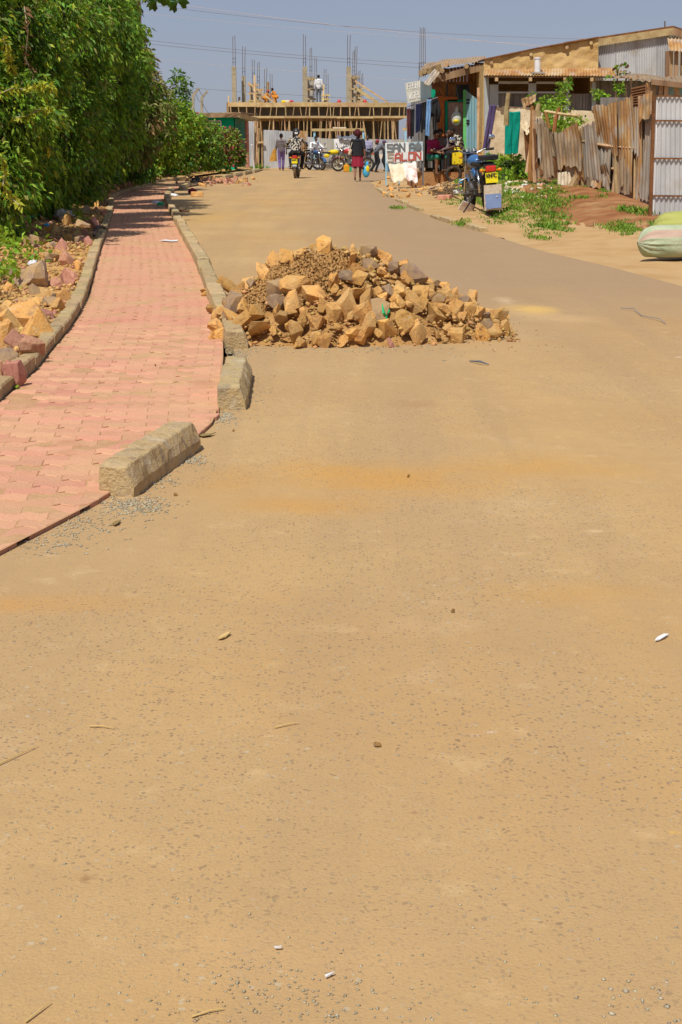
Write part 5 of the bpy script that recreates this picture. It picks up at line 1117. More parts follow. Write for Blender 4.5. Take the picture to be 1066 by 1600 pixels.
# ------------------------------------------------------------------ motorcycles
def motorcycle(label, loc, rz, lean=0, tank='bike_blue', scale=1.0, flap=True, plate=True, wheelm='steel', tyre='rubber', steer=0, rack=True):
    r = empty('motorcycle', (0, 0, 0), label, 'motorcycle', 'motorcycles')
    def part(name, m, mb, par=None, smooth=False): return mb.build(name, m, par or r, smooth)
    for y in (.63, -.63):
        w_ = part('wheel', tyre, MB().torus((0, y, .3), .25, .05, 'X', 28, 8, 1.0), smooth=True)
        part('rim', wheelm, MB().torus((0, y, .3), .205, .016, 'X', 24, 6, 1.6), w_, True)
        part('hub', 'engine', MB().tube([(-.07, y, .3), (.07, y, .3)], .055, 12), w_)
        sp = None
        for k in range(6):
            a = k*math.pi/3; q = MB().tube([(0, y+.05*math.cos(a), .3+.05*math.sin(a)), (0, y+.2*math.cos(a), .3+.2*math.sin(a))], [.016, .012], 6); part('spoke', wheelm, q, w_)
    for s in (-1, 1): part('fork', 'chrome', MB().tube([(s*.085, .63, .3), (s*.085, .5, .72), (s*.085, .42, .98)], [.024, .024, .02], 8), smooth=True)
    part('front_mudguard', tank, MB().grid([[Vector((x, .63+.31*math.cos(a), .3+.31*math.sin(a)+(.0 if abs(x) < .05 else -.015))) for x in (-.065, -.03, .03, .065)] for a in [R(20+i*14) for i in range(10)]]), smooth=True)
    part('rear_mudguard', 'black_plastic', MB().grid([[Vector((x, -.63-.32*math.cos(a), .3+.33*math.sin(a))) for x in (-.075, -.04, .04, .075)] for a in [R(15+i*11) for i in range(10)]]), smooth=True)
    part('tank', tank, MB().ball((0, .16, .84), (.125, .25, .12), 14, 9).ball((0, .02, .8), (.09, .2, .09), 12, 8), smooth=True)
    part('side_panel', tank, MB().ball((-.12, -.18, .66), (.03, .14, .09)).ball((.12, -.18, .66), (.03, .14, .09)), smooth=True)
    st = MB(); st.box((0, -.32, .81), (.24, .66, .075)); bevel(part('seat', 'black', st), .03, 3)
    part('engine', 'engine', MB().box((0, .06, .42), (.22, .3, .22)).tube([(0, .1, .5), (0, .2, .72)], .085, 10).ball((.13, .0, .4), (.04, .11, .11)).ball((-.13, .0, .4), (.04, .11, .11)))
    for k in range(4): part('cooling_fin', 'steel', MB().box((0, .13+.025*k, .55+.04*k), (.21, .17, .012), (-.4, 0, 0)))
    part('frame_tube', 'black', MB().tube([(0, .42, .9), (0, .3, .45), (0, .1, .28), (0, -.2, .3), (0, -.4, .62), (0, -.75, .74)], .022, 8), smooth=True)
    for s in (-1, 1):
        part('swing_arm', 'black', MB().beam((s*.09, -.63, .3), (s*.09, -.2, .35), .03, .05)); part('shock', 'chrome', MB().tube([(s*.12, -.6, .36), (s*.12, -.48, .72)], .03, 8), smooth=True)
        part('foot_peg', 'rubber', MB().tube([(s*.1, -.05, .33), (s*.28, -.05, .32)], .018, 6)); part('rear_peg', 'rubber', MB().tube([(s*.1, -.42, .4), (s*.26, -.44, .4)], .018, 6))
        gp = part('grip', 'rubber', MB().tube([(s*.24, .34, 1.03), (s*.37, .28, 1.03)], .02, 8)); part('lever', 'steel', MB().tube([(s*.22, .39, 1.02), (s*.36, .36, 1.01)], .008, 5), gp)
        mr = part('mirror_stem', 'black', MB().tube([(s*.25, .35, 1.04), (s*.29, .33, 1.14), (s*.33, .3, 1.2)], .009, 6)); part('mirror', 'mirror', MB().ball((s*.34, .29, 1.22), (.058, .014, .045), 14, 8), mr, True)
        part('indicator', 'amber', MB().ball((s*.15, -.86, .72), (.035, .03, .028), 10, 7).tube([(s*.05, -.84, .72), (s*.13, -.86, .72)], .01, 5), smooth=True); part('front_indicator', 'amber', MB().ball((s*.17, .47, .92), (.03, .03, .026), 10, 7), smooth=True)
        part('crash_bar', 'steel', MB().tube([(s*.03, .32, .62), (s*.25, .34, .52), (s*.27, .3, .36), (s*.05, .22, .28)], .014, 7), smooth=True)
    part('handlebar', 'chrome', MB().tube([(-.37, .28, 1.03), (-.22, .35, 1.03), (-.1, .39, .98), (.1, .39, .98), (.22, .35, 1.03), (.37, .28, 1.03)], .014, 8), smooth=True)
    hl = part('headlamp', 'black_plastic', MB().ball((0, .49, .9), (.1, .09, .1), 14, 9), smooth=True); part('lens', 'chrome', MB().ball((0, .54, .9), (.085, .05, .085), 14, 8), hl, True)
    dl = part('dial', 'chrome', MB().tube([(-.06, .4, .99), (-.06, .42, 1.03)], .045, 14)); part('dial', 'chrome', MB().tube([(.06, .4, .99), (.06, .42, 1.03)], .045, 14))
    part('exhaust', 'steel', MB().tube([(.1, .2, .4), (.13, .15, .25), (.14, -.3, .28), (.15, -.8, .36)], [.022, .025, .04, .045], 9), smooth=True)
    tl = part('tail_light', 'tail_red', MB().box((0, -.87, .74), (.17, .07, .1))); bevel(tl, .025, 3)
    part('tail_cowl', 'black_plastic', MB().box((0, -.76, .78), (.17, .2, .07)))
    if rack:
        part('rack', 'black', MB().tube([(-.12, -.5, .87), (-.12, -.88, .89), (.12, -.88, .89), (.12, -.5, .87)], .012, 6).tube([(-.12, -.7, .88), (.12, -.7, .88)], .01, 6))
        part('back_pad', 'black', MB().box((0, -.74, .92), (.27, .26, .06), (.06, 0, 0)))
    if plate:
        p = part('number_plate', 'plate_yellow', MB().box((0, -.905, .6), (.2, .008, .16), (-.12, 0, 0)))
        q = MB(); letters(q, 'KNPC', (-.085, -.917, .612), (1, 0, 0), (0, .1, 1), .052, .012, .82, .003, (0, -1, 0)); letters(q, '7617', (-.085, -.908, .535), (1, 0, 0), (0, .1, 1), .052, .012, .82, .003, (0, -1, 0)); part('plate_lettering', 'black', q, p)
    if flap:
        f = part('mud_flap', 'flap_edge', MB().box((.0, -.93, .29), (.29, .012, .4), (.08, 0, 0)))
        rows = []
        for i in range(9): rows.append([Vector((-.13+.26*j/8+.012*fbm((i*1.1, j*1.3, 2)), -.945+(.29-z)*-.08, z)) for j in range(9) for z in [.12+.29*i/8+.014*fbm((j*1.2, i*.9, 5))]])
        part('blue_paint', 'flap_blue', MB().grid(rows), f); part('reflector', 'white_plastic', MB().ball((.06, -.955, .3), (.012, .006, .012), 8, 5), f)
        part('stand', 'black', MB().tube([(-.08, -.05, .3), (-.28, -.02, .03)], .013, 6))
    r.scale = (scale,)*3; r.rotation_euler = (0, lean, rz); r.location = loc
    return r
motorcycle('blue-tanked motorcycle parked on the verge with yellow plate and blue mud flap', G(756, 338)+Vector((0, .85, .02)), R(9), R(-4), 'bike_blue', 1.12)
motorcycle('motorcycle ridden away up the road by the rider in the chequered jacket', G(463, 278.8)+Vector((.0, .7, 0)), R(-3), 0, 'bike_red', 1.08, flap=False, tyre='dusty_rubber')
person('motorcyclist in a black and cream chequered jacket and helmet riding away', RIDE, 'check_cloth', 'dark_cloth', G(463, 278.8)+Vector((.0, .7, .04)), R(-3), 1.08, hairm='black_plastic', hair='helmet', shoes='black')
motorcycle('red motorcycle parked side-on in front of the site fence', G(548, 268)+Vector((.1, 0, 0)), R(82), R(0), 'bike_red', 1.12, flap=False, plate=False, wheelm='cream')
motorcycle('blue motorcycle standing behind the ridden one, a man in white sitting on it', G(489, 266)+Vector((.15, 0, 0)), R(-150), 0, 'bike_blue', 1.05, flap=False, plate=False)
motorcycle('yellow-tanked motorcycle parked side-on left of the red one', G(509, 265.5)+Vector((.25, .6, 0)), R(-92), 0, 'jerry_yellow', 1.05, flap=False, plate=False)
person('man in a white shirt and face mask sitting on the blue motorcycle', RIDE, 'white_cloth', 'slate', G(489, 266)+Vector((.15, 0, 0)), R(-150), 1.0, shoes='black')
person('man in a lilac shirt standing by the red motorcycle behind the walking woman', STAND, 'lilac', 'slate', G(574.5, 267.5), R(160), .98, short=True)
person('person in dark trousers and a headscarf bending forward beside the hoarding', BEND, 'slate', 'dark_cloth', G(588, 269.5), R(-80), .93, hairm='purple', hair='cap')
person('person in a red cap and dark clothes partly hidden behind the salon board', BEND, 'slate', 'dark_cloth', G(601.5, 268), R(80), .95, hairm='crimson', hair='cap')
o = MB().box(at(592.5, 244.5, 76), (.42, .3, .2)).build('carton', 'cloth_sheet', loc=at(592.5, 247, 76)); tag(o, 'tan carton passed between two people beside the hoarding', 'box')
zr = zt
person('man in a white shirt and grey trousers standing on the new slab', STAND, 'white_cloth', 'slate', Vector((at(498, 150, DB+1).x, DB+1, at(500, 160, DB).z)), R(10), .86)
person('worker in orange kneeling on the slab between the left columns', CROUCH, 'orange_cloth', 'orange_cloth', Vector((at(414, 150, DB+1).x, DB+1, at(500, 160, DB).z-.05)), R(-70), .68, hairm='bike_red', hair='cap')
person('bare-headed worker in an orange shirt at the slab edge left of the middle column', CROUCH, 'orange_cloth', 'orange_cloth', Vector((at(431, 150, DB+.5).x, DB+.5, at(500, 160, DB).z)), R(70), .72)
# people under the kiosk eave
seat_z = .45
person('person in a purple shirt sitting bowed at the kiosk door', dict(SIT, hd=(0, .26, 1.08), nk=(0, .14, 1.0)), 'royal', 'dark_cloth', Vector((at(705, 240, 46.2).x, 46.2, seat_z)), R(150), 1.0, short=True)
person('person in a chequered shirt bending over by the blue door', dict(SIT, hd=(0, .24, 1.1), nk=(0, .12, 1.0)), 'check_cloth', 'dark_cloth', Vector((at(717, 240, 45.9).x, 45.9, seat_z)), R(110), 1.08, short=True)
person('person in a magenta top and green wrap sitting left of the orange stand', SIT, 'magenta', 'green_cloth', Vector((at(677, 240, 45.9).x, 45.9, seat_z-.1)), R(-150), 1.05, short=True, skin='skin_light', bare_leg=True)
person('person in a grey top sitting in the shade behind the orange stand', SIT, 'grey_cloth', 'dark_cloth', Vector((at(688, 240, 46.0).x, 46.0, seat_z)), R(170), 1.0)
# ------------------------------------------------------------------ foliage
def leaf_mesh(name, P, Dv, L, W, m, parent=None, kind='stuff', fold=.25, mi=None):
    n = len(P); r = rng.normal(size=(n, 3)); side = np.cross(Dv, r); side /= np.linalg.norm(side, axis=1)[:, None]+1e-9; nr = np.cross(side, Dv)
    tip = P+Dv*L[:, None]; tip[:, 2] -= L*.18
    mid = P+Dv*(L*.45)[:, None]+nr*(W*fold)[:, None]; a = mid+side*(W*.5)[:, None]; b = mid-side*(W*.5)[:, None]
    v = np.stack([P, a, tip, b], 1).reshape(-1, 3); k = np.arange(n)[:, None]*4
    f = np.concatenate([k+np.array([[0, 1, 2]]), k+np.array([[0, 2, 3]])], 1).reshape(-1, 3)
    return fastmesh(name, v, f, m, parent, kind, mi=None if mi is None else np.repeat(mi, 2))
def lobe_leaves(c, rad, n, droop=.5, shell=(.72, 1.08), cull=-.3):
    v = rng.normal(size=(int(n*1.9), 3)); v /= np.linalg.norm(v, axis=1)[:, None]
    tc = np.array([-c[0], -c[1], CAMH-c[2]]); tc /= np.linalg.norm(tc)
    v = v[((v @ tc) > cull) | (v[:, 2] > .35)][:n]
    ph = rng.uniform(0, 6, 3); bump = 1+.16*np.sin(v[:, 0]*5+ph[0])*np.sin(v[:, 1]*6+ph[1])+.1*np.sin(v[:, 2]*9+ph[2])
    p = np.array(c)+v*np.array(rad)*(rng.uniform(*shell, len(v))*bump)[:, None]
    d = v*.8+rng.normal(size=v.shape)*.55; d[:, 2] -= droop*rng.uniform(.3, 1.5, len(v)); d /= np.linalg.norm(d, axis=1)[:, None]
    return p, d
def bush(name, label, cat, lobes, leaf, mats, weights, dens=3.0, droop=.5, base=None, group=None, core=True, stems=3, shell=(.7, 1.22), flowers=0, sy=1.0):
    """lobes = (px, py, distance, radius in picture pixels)"""
    C = []
    for px_, py_, d, rp in lobes: c = at(px_, py_, d); C.append((c, rp*d/2371))
    b = base or Vector((sum(c.x for c, _ in C)/len(C), sum(c.y for c, _ in C)/len(C), 0)); root = empty(name, b, label, cat, group)
    PP, DD = [], []; l, w_ = leaf
    for c, r in C:
        n = int(4*math.pi*r*r*.62*dens/(l*w_*.5)); p, d = lobe_leaves(c, (r*1.02, r*1.05*sy, r), n, droop, shell); PP.append(p); DD.append(d)
    P, Dv = np.concatenate(PP), np.concatenate(DD); n = len(P); q_ = rng.uniform(.5, 1.35, n); L = l*q_; W = w_*q_*rng.uniform(.7, 1.2, n)
    big = np.array([fbm((p[0]*1.4, p[1]*1.4, p[2]*1.4), 3) for p in P[::1]]) if n < 60000 else rng.normal(size=n)*.3
    cw = np.cumsum(weights)/sum(weights); mi = np.searchsorted(cw, np.clip(.5+big*.75+rng.normal(size=n)*.22, 0, .999))
    if flowers:
        k = (rng.uniform(size=n) < flowers) & (Dv[:, 2] > -.6); mi[k] = len(mats); W[k] *= 1.4; L[k] *= .8
    leaf_mesh('foliage', P, Dv, L, W, list(mats)+(['flower_red'] if flowers else []), root, mi=mi)
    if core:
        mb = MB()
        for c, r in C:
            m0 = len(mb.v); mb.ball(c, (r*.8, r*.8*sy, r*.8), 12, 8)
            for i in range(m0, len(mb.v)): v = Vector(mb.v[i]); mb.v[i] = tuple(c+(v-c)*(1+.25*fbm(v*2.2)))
        mb.build('shade_core', 'hedge_core', root, smooth=True)['kind'] = 'stuff'  # dark lumps paint the shade inside the bush, twigs included
    for i in range(stems):
        c, r = C[i % len(C)]; g_ = Vector((c.x+u(-.3, .3) if group is None else min(c.x, xhb(c.y)-.9), c.y+u(-.2, .3), 0)); mb = MB(); mb.tube([g_, g_.lerp(c, .5)+Vector((u(-.15, .15), u(-.1, .1), 0)), c], [.05, .035, .015], 6); mb.build('stem', 'twig', root)
    return root
def auto(d0, d1, n, top0, top1, r0=.4, r1=.7, out=0.0, lo=.12):
    L_ = []
    for _ in range(n):
        d = u(d0, d1); t = (d-d0)/(d1-d0); z = u(lo, top0+(top1-top0)*t); r = u(r0, r1); x = xhb(d)-.3+u(-.4, .15)+out*max(0, z-1)*.35
        k = d*math.cos(TH)+(CAMH-z)*math.sin(TH); L_.append((533+FPX*x/k, 800-FPX*((z-CAMH)*math.cos(TH)+d*math.sin(TH))/k, d, r*2371/d))
    return L_
HG = 'bushes of the roadside hedge'
bush('hedge_bush', 'tall dark creeper-covered bush filling the left edge of the picture', 'bush', [(-60, 150, 19, 85), (0, 50, 20, 75), (10, 190, 19, 70), (-25, 285, 18.6, 66), (45, 115, 20.5, 62), (25, 262, 20, 58), (62, 30, 22, 62), (-80, 40, 19, 80)]+auto(18, 23, 8, 3.6, 3.8, lo=.7), (.092, .038), ['leaf_deep', 'leaf_mid', 'leaf_bright', 'leaf_olive', 'leaf_yellow'], (.26, .36, .26, .08, .05), 3.0, .8, group=HG)
bush('hedge_bush', 'tall dark hedge bush behind the litter, overhanging the rubble strip', 'bush', [(92, 55, 24, 68), (82, 150, 24, 62), (75, 228, 24, 58), (64, 285, 24.6, 48), (122, 15, 26, 62), (114, 108, 26, 56), (112, 200, 26, 52), (108, 268, 27.2, 44)]+auto(23, 28, 10, 3.6, 3.6, lo=.6), (.1, .036), ['leaf_deep', 'leaf_mid', 'leaf_bright', 'leaf_olive'], (.28, .38, .24, .1), 3.0, .8, group=HG)
bush('hedge_bush', 'leafy hedge bush with drooping bright leaves beside the papaya trunk', 'bush', [(152, 48, 29, 56), (152, 128, 30, 52), (145, 208, 30, 46), (150, 262, 31, 30), (186, 108, 32, 42), (180, 178, 33, 40), (176, 232, 33, 36), (176, 55, 33, 40), (140, 285, 30, 20), (160, 10, 30, 45)]+auto(28, 35, 18, 3.6, 3.2, out=.3), (.13, .048), ['leaf_deep', 'leaf_mid', 'leaf_bright', 'leaf_olive'], (.22, .38, .3, .1), 3.0, .9, group=HG)
bush('hedge_bush', 'greyish-olive hedge bush leaning out beyond the papaya trunk', 'bush', [(207, 128, 38, 36), (217, 178, 38, 34), (206, 225, 39, 32), (236, 160, 42, 30), (243, 200, 42, 26), (216, 95, 38, 22), (250, 178, 43, 18)]+auto(35, 43, 26, 3.2, 2.9, .5, .8, .35), (.16, .06), ['leaf_mid', 'leaf_olive', 'leaf_olive', 'leaf_dry'], (.3, .35, .25, .08), 2.6, .7, group=HG, shell=(.7, 1.2))
bush('hedge_bush', 'rounded dark green shrub low down where the sidewalk bends', 'bush', [(210, 258, 41, 22), (216, 236, 41, 20), (222, 268, 42.5, 16)], (.09, .05), ['leaf_deep', 'leaf_deep', 'leaf_mid'], (.5, .3, .2), 3.0, .4, group=HG)
bush('hedge_bush', 'bright yellow-green hedge bush in full sun past the bend', 'bush', [(252, 188, 48, 24), (262, 212, 48, 25), (277, 184, 52, 22), (256, 236, 48, 20), (291, 196, 55, 20), (268, 232, 50, 16), (284, 215, 53, 20), (243, 222, 46, 18)]+auto(43, 54, 30, 2.6, 2.2, .55, .85, .3), (.12, .075), ['leaf_mid', 'leaf_bright', 'leaf_bright', 'leaf_yellow'], (.25, .35, .28, .14), 3.0, .3, group=HG)
bush('hedge_bush', 'dark green bush with scattered red flowers left of the green kiosk', 'bush', [(302, 215, 58, 24), (316, 232, 60, 23), (325, 212, 62, 18), (300, 240, 58, 18), (284, 240, 55, 20), (330, 245, 63, 16), (310, 196, 60, 14)]+auto(54, 65, 30, 1.9, 1.8, .55, .8, .2), (.14, .08), ['leaf_deep', 'leaf_mid', 'leaf_bright', 'leaf_olive'], (.35, .3, .2, .15), 3.0, .3, group=HG, flowers=.05)
bush('hedge_bush', 'lower bush with many red flowers in front of the green kiosk', 'bush', [(343, 222, 68, 19), (358, 226, 69, 18), (349, 246, 68, 17), (370, 244, 70, 13), (362, 208, 69, 8), (338, 210, 68, 10)]+auto(65, 74, 18, 1.6, 1.4, .5, .7), (.15, .09), ['leaf_mid', 'leaf_bright', 'leaf_olive', 'leaf_dry'], (.3, .3, .25, .15), 2.6, .2, group=HG, flowers=.16)
bush('distant_tree', 'thin dark-leaved tree rising behind the hedge near the bent posts', 'tree', [(281, 135, 72, 13), (288, 150, 72, 11), (276, 118, 72, 8), (292, 128, 72, 7), (290, 165, 72, 10)], (.2, .1), ['leaf_deep', 'leaf_mid'], (.6, .4), 1.3, .3, core=False, stems=4, shell=(.3, 1.25))
bush('verge_bush', 'bright green bush below the hanging trousers behind the parked motorcycle', 'bush', [(795, 268, 38.5, 21), (779, 262, 39, 17), (812, 277, 38, 16), (790, 284, 37.5, 14), (766, 256, 40, 11), (820, 262, 38.5, 10)], (.12, .07), ['leaf_mid', 'leaf_bright', 'leaf_bright', 'leaf_yellow'], (.3, .35, .25, .1), 2.8, .2)
bush('climbing_vine', 'green vine climbing over the scrap fence in front of the veranda', 'vine', [(872, 160, 36.5, 15), (860, 172, 36, 13), (852, 160, 36.5, 9), (880, 138, 37, 10), (887, 130, 37.5, 7), (868, 196, 35.4, 14), (888, 192, 35, 15), (856, 192, 35.5, 8), (842, 165, 37, 6), (905, 188, 34, 7), (829, 150, 40, 5)], (.1, .06), ['leaf_mid', 'leaf_bright', 'leaf_bright'], (.3, .4, .3), 1.5, .4, core=False, stems=5, shell=(.2, 1.3))
bush('climbing_vine', 'small clump of vine at the right end of the veranda roof', 'vine', [(936, 150, 33, 8), (945, 152, 33, 6), (968, 138, 32, 8), (930, 146, 34, 5)], (.1, .06), ['leaf_bright', 'leaf_mid'], (.6, .4), 1.8, .4, core=False, stems=2, shell=(.2, 1.2))
bush('roof_plant', 'straggly reddish-leaved plant rising above the ragged tin roof', 'plant', [(966, 108, 36, 8), (978, 114, 36, 7), (985, 118, 36, 5), (960, 118, 36, 4)], (.14, .09), ['leaf_olive', 'leaf_dry', 'leaf_mid'], (.4, .4, .2), .9, .2, core=False, stems=3, shell=(.2, 1.2))
# trailing sprigs and creepers on the near bush
def sprig(label, pts, d, m, nl, l, w_):
    P = [at(x, y, d+u(-.1, .1)) for x, y in pts]; root = empty('trailing_sprig', P[0], label, 'sprig', 'trailing sprigs on the near bush'); MB().tube(P, .008, 5).build('stem', 'bark', root)
    q = []
    for _ in range(nl): k = random.randrange(len(P)-1); q.append(P[k].lerp(P[k+1], random.random()))
    q = np.array(q); dv = rng.normal(size=(nl, 3))+np.array([.3, -.5, -.2]); dv /= np.linalg.norm(dv, axis=1)[:, None]
    leaf_mesh('foliage', q, dv, l*rng.uniform(.6, 1.2, nl), w_*rng.uniform(.7, 1.2, nl), m, root)
sprig('yellow-leaved sprig arching out at mid height on the left edge', [(-10, 150), (20, 138), (45, 140), (65, 132), (85, 136)], 18.2, 'leaf_yellow', 90, .1, .06)
sprig('long yellow sprig hanging down near the bottom of the left bush', [(-5, 235), (8, 260), (5, 290), (18, 310), (32, 322)], 17.6, 'leaf_yellow', 70, .09, .055)
sprig('yellow sprig sticking out to the right below the middle sprig', [(20, 185), (45, 180), (60, 172), (75, 168)], 18.4, 'leaf_yellow', 50, .09, .05)
sprig('yellowed creeper leaves hanging at the top left of the bush', [(5, 60), (12, 80), (14, 100), (20, 112)], 18.5, 'leaf_yellow', 70, .1, .06)
sprig('bare brown creeper with a few dry leaves down the left bush', [(38, 10), (44, 50), (40, 90), (52, 120), (46, 170), (58, 215)], 19, 'leaf_dry', 40, .1, .05)
sprig('yellow tipped sprig low on the left bush above the litter', [(40, 215), (55, 225), (62, 232), (78, 238)], 19, 'leaf_yellow', 40, .09, .05)
# papaya
PD = 47.5
pp = empty('papaya_tree', (at(217, 200, PD).x, PD, 0), 'papaya tree with a bare pale trunk and fingered leaves above the hedge', 'tree')
MB().tube([(at(213, 200, PD).x, PD, 0), at(213, 90, PD), at(215, 30, PD), at(213, -40, PD)], [.15, .13, .12, .1], 9).build('trunk', 'bark', pp, smooth=True)
def palmate(r, m):
    mb = MB(); mb.add([(0, 0, 0)], [])
    for k in range(9):
        a = R(-140+35*k); ln = r*(1-.25*abs(k-4)/4); t = Vector((math.sin(a), math.cos(a), 0)); s = Vector((t.y, -t.x, 0))
        p0, p1, p2, p3 = Vector(), t*ln*.5+s*r*.13+Vector((0, 0, .04*r)), t*ln-Vector((0, 0, r*.25)), t*ln*.5-s*r*.13+Vector((0, 0, .04*r)); q1 = t*ln*.75+s*r*.22-Vector((0, 0, r*.12)); q2 = t*ln*.75-s*r*.22-Vector((0, 0, r*.12))
        mb.add([p0, p1, p2, p3, q1, q2], [(0, 1, 2), (0, 2, 3), (1, 4, 2), (3, 2, 5)])
    me = bpy.data.meshes.new('leaf'); me.from_pydata(mb.v, [], mb.f); me.materials.append(M(m)); return me
lms = [palmate(.42, 'leaf_mid'), palmate(.4, 'leaf_bright'), palmate(.44, 'leaf_deep')]
top = at(213, -45, PD)
for px_, py_, d, k in ((245, 2, 35.7, 2), (262, -3, 36.2, 0), (278, 4, 36, 2), (232, -6, 35.5, 2), (205, -4, 35.6, 0), (196, 4, 35.8, 2), (250, -18, 36, 0), (225, -25, 36, 1), (185, -10, 36, 0), (270, -20, 36.3, 2)):
    p = at(px_, py_, d+11.5); o = link('leaf', lms[k], pp, p-pp.location); o.rotation_euler = (u(.3, .9), u(-.5, .5), u(0, 6)); MB().tube([top, top.lerp(p, .5)+Vector((0, 0, .12)), p], .014, 5).build('leaf_stalk', 'bark', pp)
for px_, py_, k in ((192, 62, 1), (202, 75, 1), (184, 78, 0), (197, 92, 1), (178, 66, 0), (228, 118, 1), (212, 62, 0)):
    p = at(px_, py_, 45); o = link('leaf', lms[k], pp, p-pp.location); o.rotation_euler = (u(.6, 1.2), u(-.5, .5), u(-1, 1)); MB().tube([at(214, py_+30, PD), p], .012, 5).build('leaf_stalk', 'bark', pp)
# red-brown soil face under the hedge
rows = []
for i in range(80):
    d = 26+i*.62; x = xhb(d); k = min(1, max(0, (d-27)/5))
    rows.append([Vector((x-.2-.35*t-.1*fbm((d, t*2, 0)), d, .1+t*.9*k+.05*fbm((d*2, t*3, 5)))) for t in (0, .25, .5, .75, 1)]+[Vector((x-2.5, d, .9*k+.1))])
tag(MB().grid(rows).build('hedge_bank', 'red_soil', smooth=True), kind='structure')
for i in range(60):
    d = u(27, 60); x = xhb(d)+u(-.1, .5); r = u(.06, .14); stone(random.choice(RKP+RKG[:2]), (x, d, .15), r, verge)

# grass and weeds
def grass(name, pts, m='grass', hgt=(.06, .16), per=10):
    P, Dv, L = [], [], []
    for x, y, z, s in pts:
        for _ in range(per): P.append((x+random.gauss(0, .05), y+random.gauss(0, .05), z-.01)); v = Vector((random.gauss(0, .45), random.gauss(0, .45), 1)).normalized(); Dv.append(v); L.append(u(*hgt)*s)
    L = np.array(L); return leaf_mesh(name, np.array(P), np.array(Dv, float), L, L*.16+.006, m, None, 'stuff')
pts = []
for _ in range(3600):
    s_, t_ = u(.2, .97), random.random(); p = bank_pt(s_, t_); px_ = p.x/p.y*2371+533; v = fbm((p.x*1.1, p.y*.8, 3), 3)
    if px_ < 705 or v < (-.06 if px_ < 870 and t_ > .12 else .3 if px_ < 930 else .42): continue
    pts.append((p.x, p.y, p.z, 1+.5*v))
grass('bank_grass', pts, hgt=(.03, .12), per=9)
pts = []
def patch(px_, py_, sx, sy, n, z=.03, s=1.0):
    for _ in range(n): p = G(px_+random.gauss(0, sx), py_+random.gauss(0, sy), z); pts.append((p.x, p.y, z, s))
for a in ((812, 330, 25, 8, 260), (860, 338, 18, 6, 140), (855, 358, 20, 4, 60), (968, 360, 14, 3, 70), (985, 366, 10, 2, 40), (720, 350, 5, 2, 24), (622, 325, 4, 1.5, 16), (718, 318, 12, 4, 60), (778, 318, 14, 8, 120), (880, 318, 20, 8, 120), (940, 330, 7, 4, 26), (842, 372, 12, 2, 14), (790, 342, 16, 4, 60)): patch(*a)
pts = [(x, y, bankz, s) for x, y, bankz, s in pts]
# lift each tuft onto the bank below it
bt_ = bank.evaluated_get(DG_()) if False else bank
from mathutils.bvhtree import BVHTree
bv = BVHTree.FromPolygons([v.co.copy() for v in bank.data.vertices], [tuple(p.vertices) for p in bank.data.polygons])
def lift(x, y, z):
    h = bv.ray_cast(Vector((x, y, 5)), Vector((0, 0, -1))); return max(z, h[0].z) if h[0] is not None else z
grass('verge_grass', [(x, y, lift(x, y, z), s) for x, y, z, s in pts], hgt=(.03, .09), per=9)
pts = []
for a in ((408, 261, 9, 1.5, 70, .02, 1.6), (395, 263, 5, 1, 20, .02, 1.4)): patch(*a)
grass('far_grass', pts, hgt=(.08, .2), per=8)
pts = []
for a in ((4, 376, 6, 4, 16, .14), (26, 393, 5, 2.5, 9, .14), (4, 432, 4, 3, 8, .12), (24, 437, 3, 2, 6, .12), (122, 344, 4, 2, 8, .1), (102, 330, 4, 2, 8, .12), (55, 405, 4, 3, 6, .12), (20, 365, 14, 5, 20, .15)): patch(*a)
P = np.array([(x, y, z+u(0, .12)) for x, y, z, s in pts for _ in range(7)])+rng.normal(size=(len(pts)*7, 3))*.05; dv = rng.normal(size=P.shape)+np.array([0, -.3, .5]); dv /= np.linalg.norm(dv, axis=1)[:, None]
leaf_mesh('ground_weeds', P, dv, rng.uniform(.05, .1, len(P)), rng.uniform(.03, .06, len(P)), 'leaf_bright', None, 'stuff')
pts = []
for _ in range(900):
    d = u(8, 30); xl = xof(L_pl, d)[0]-.3; xh = max(xhb(d), -.26*d)
    if xh < xl: x = u(xh, xh+(xl-xh)*.7); pts.append((x, d, vz(x, d)+u(.0, .03)))
P = np.array(pts); dv = rng.normal(size=P.shape)*np.array([1, 1, .25]); dv /= np.linalg.norm(dv, axis=1)[:, None]
leaf_mesh('leaf_litter', P, dv, rng.uniform(.04, .1, len(P)), rng.uniform(.01, .04, len(P)), 'leaf_dry', None, 'stuff')
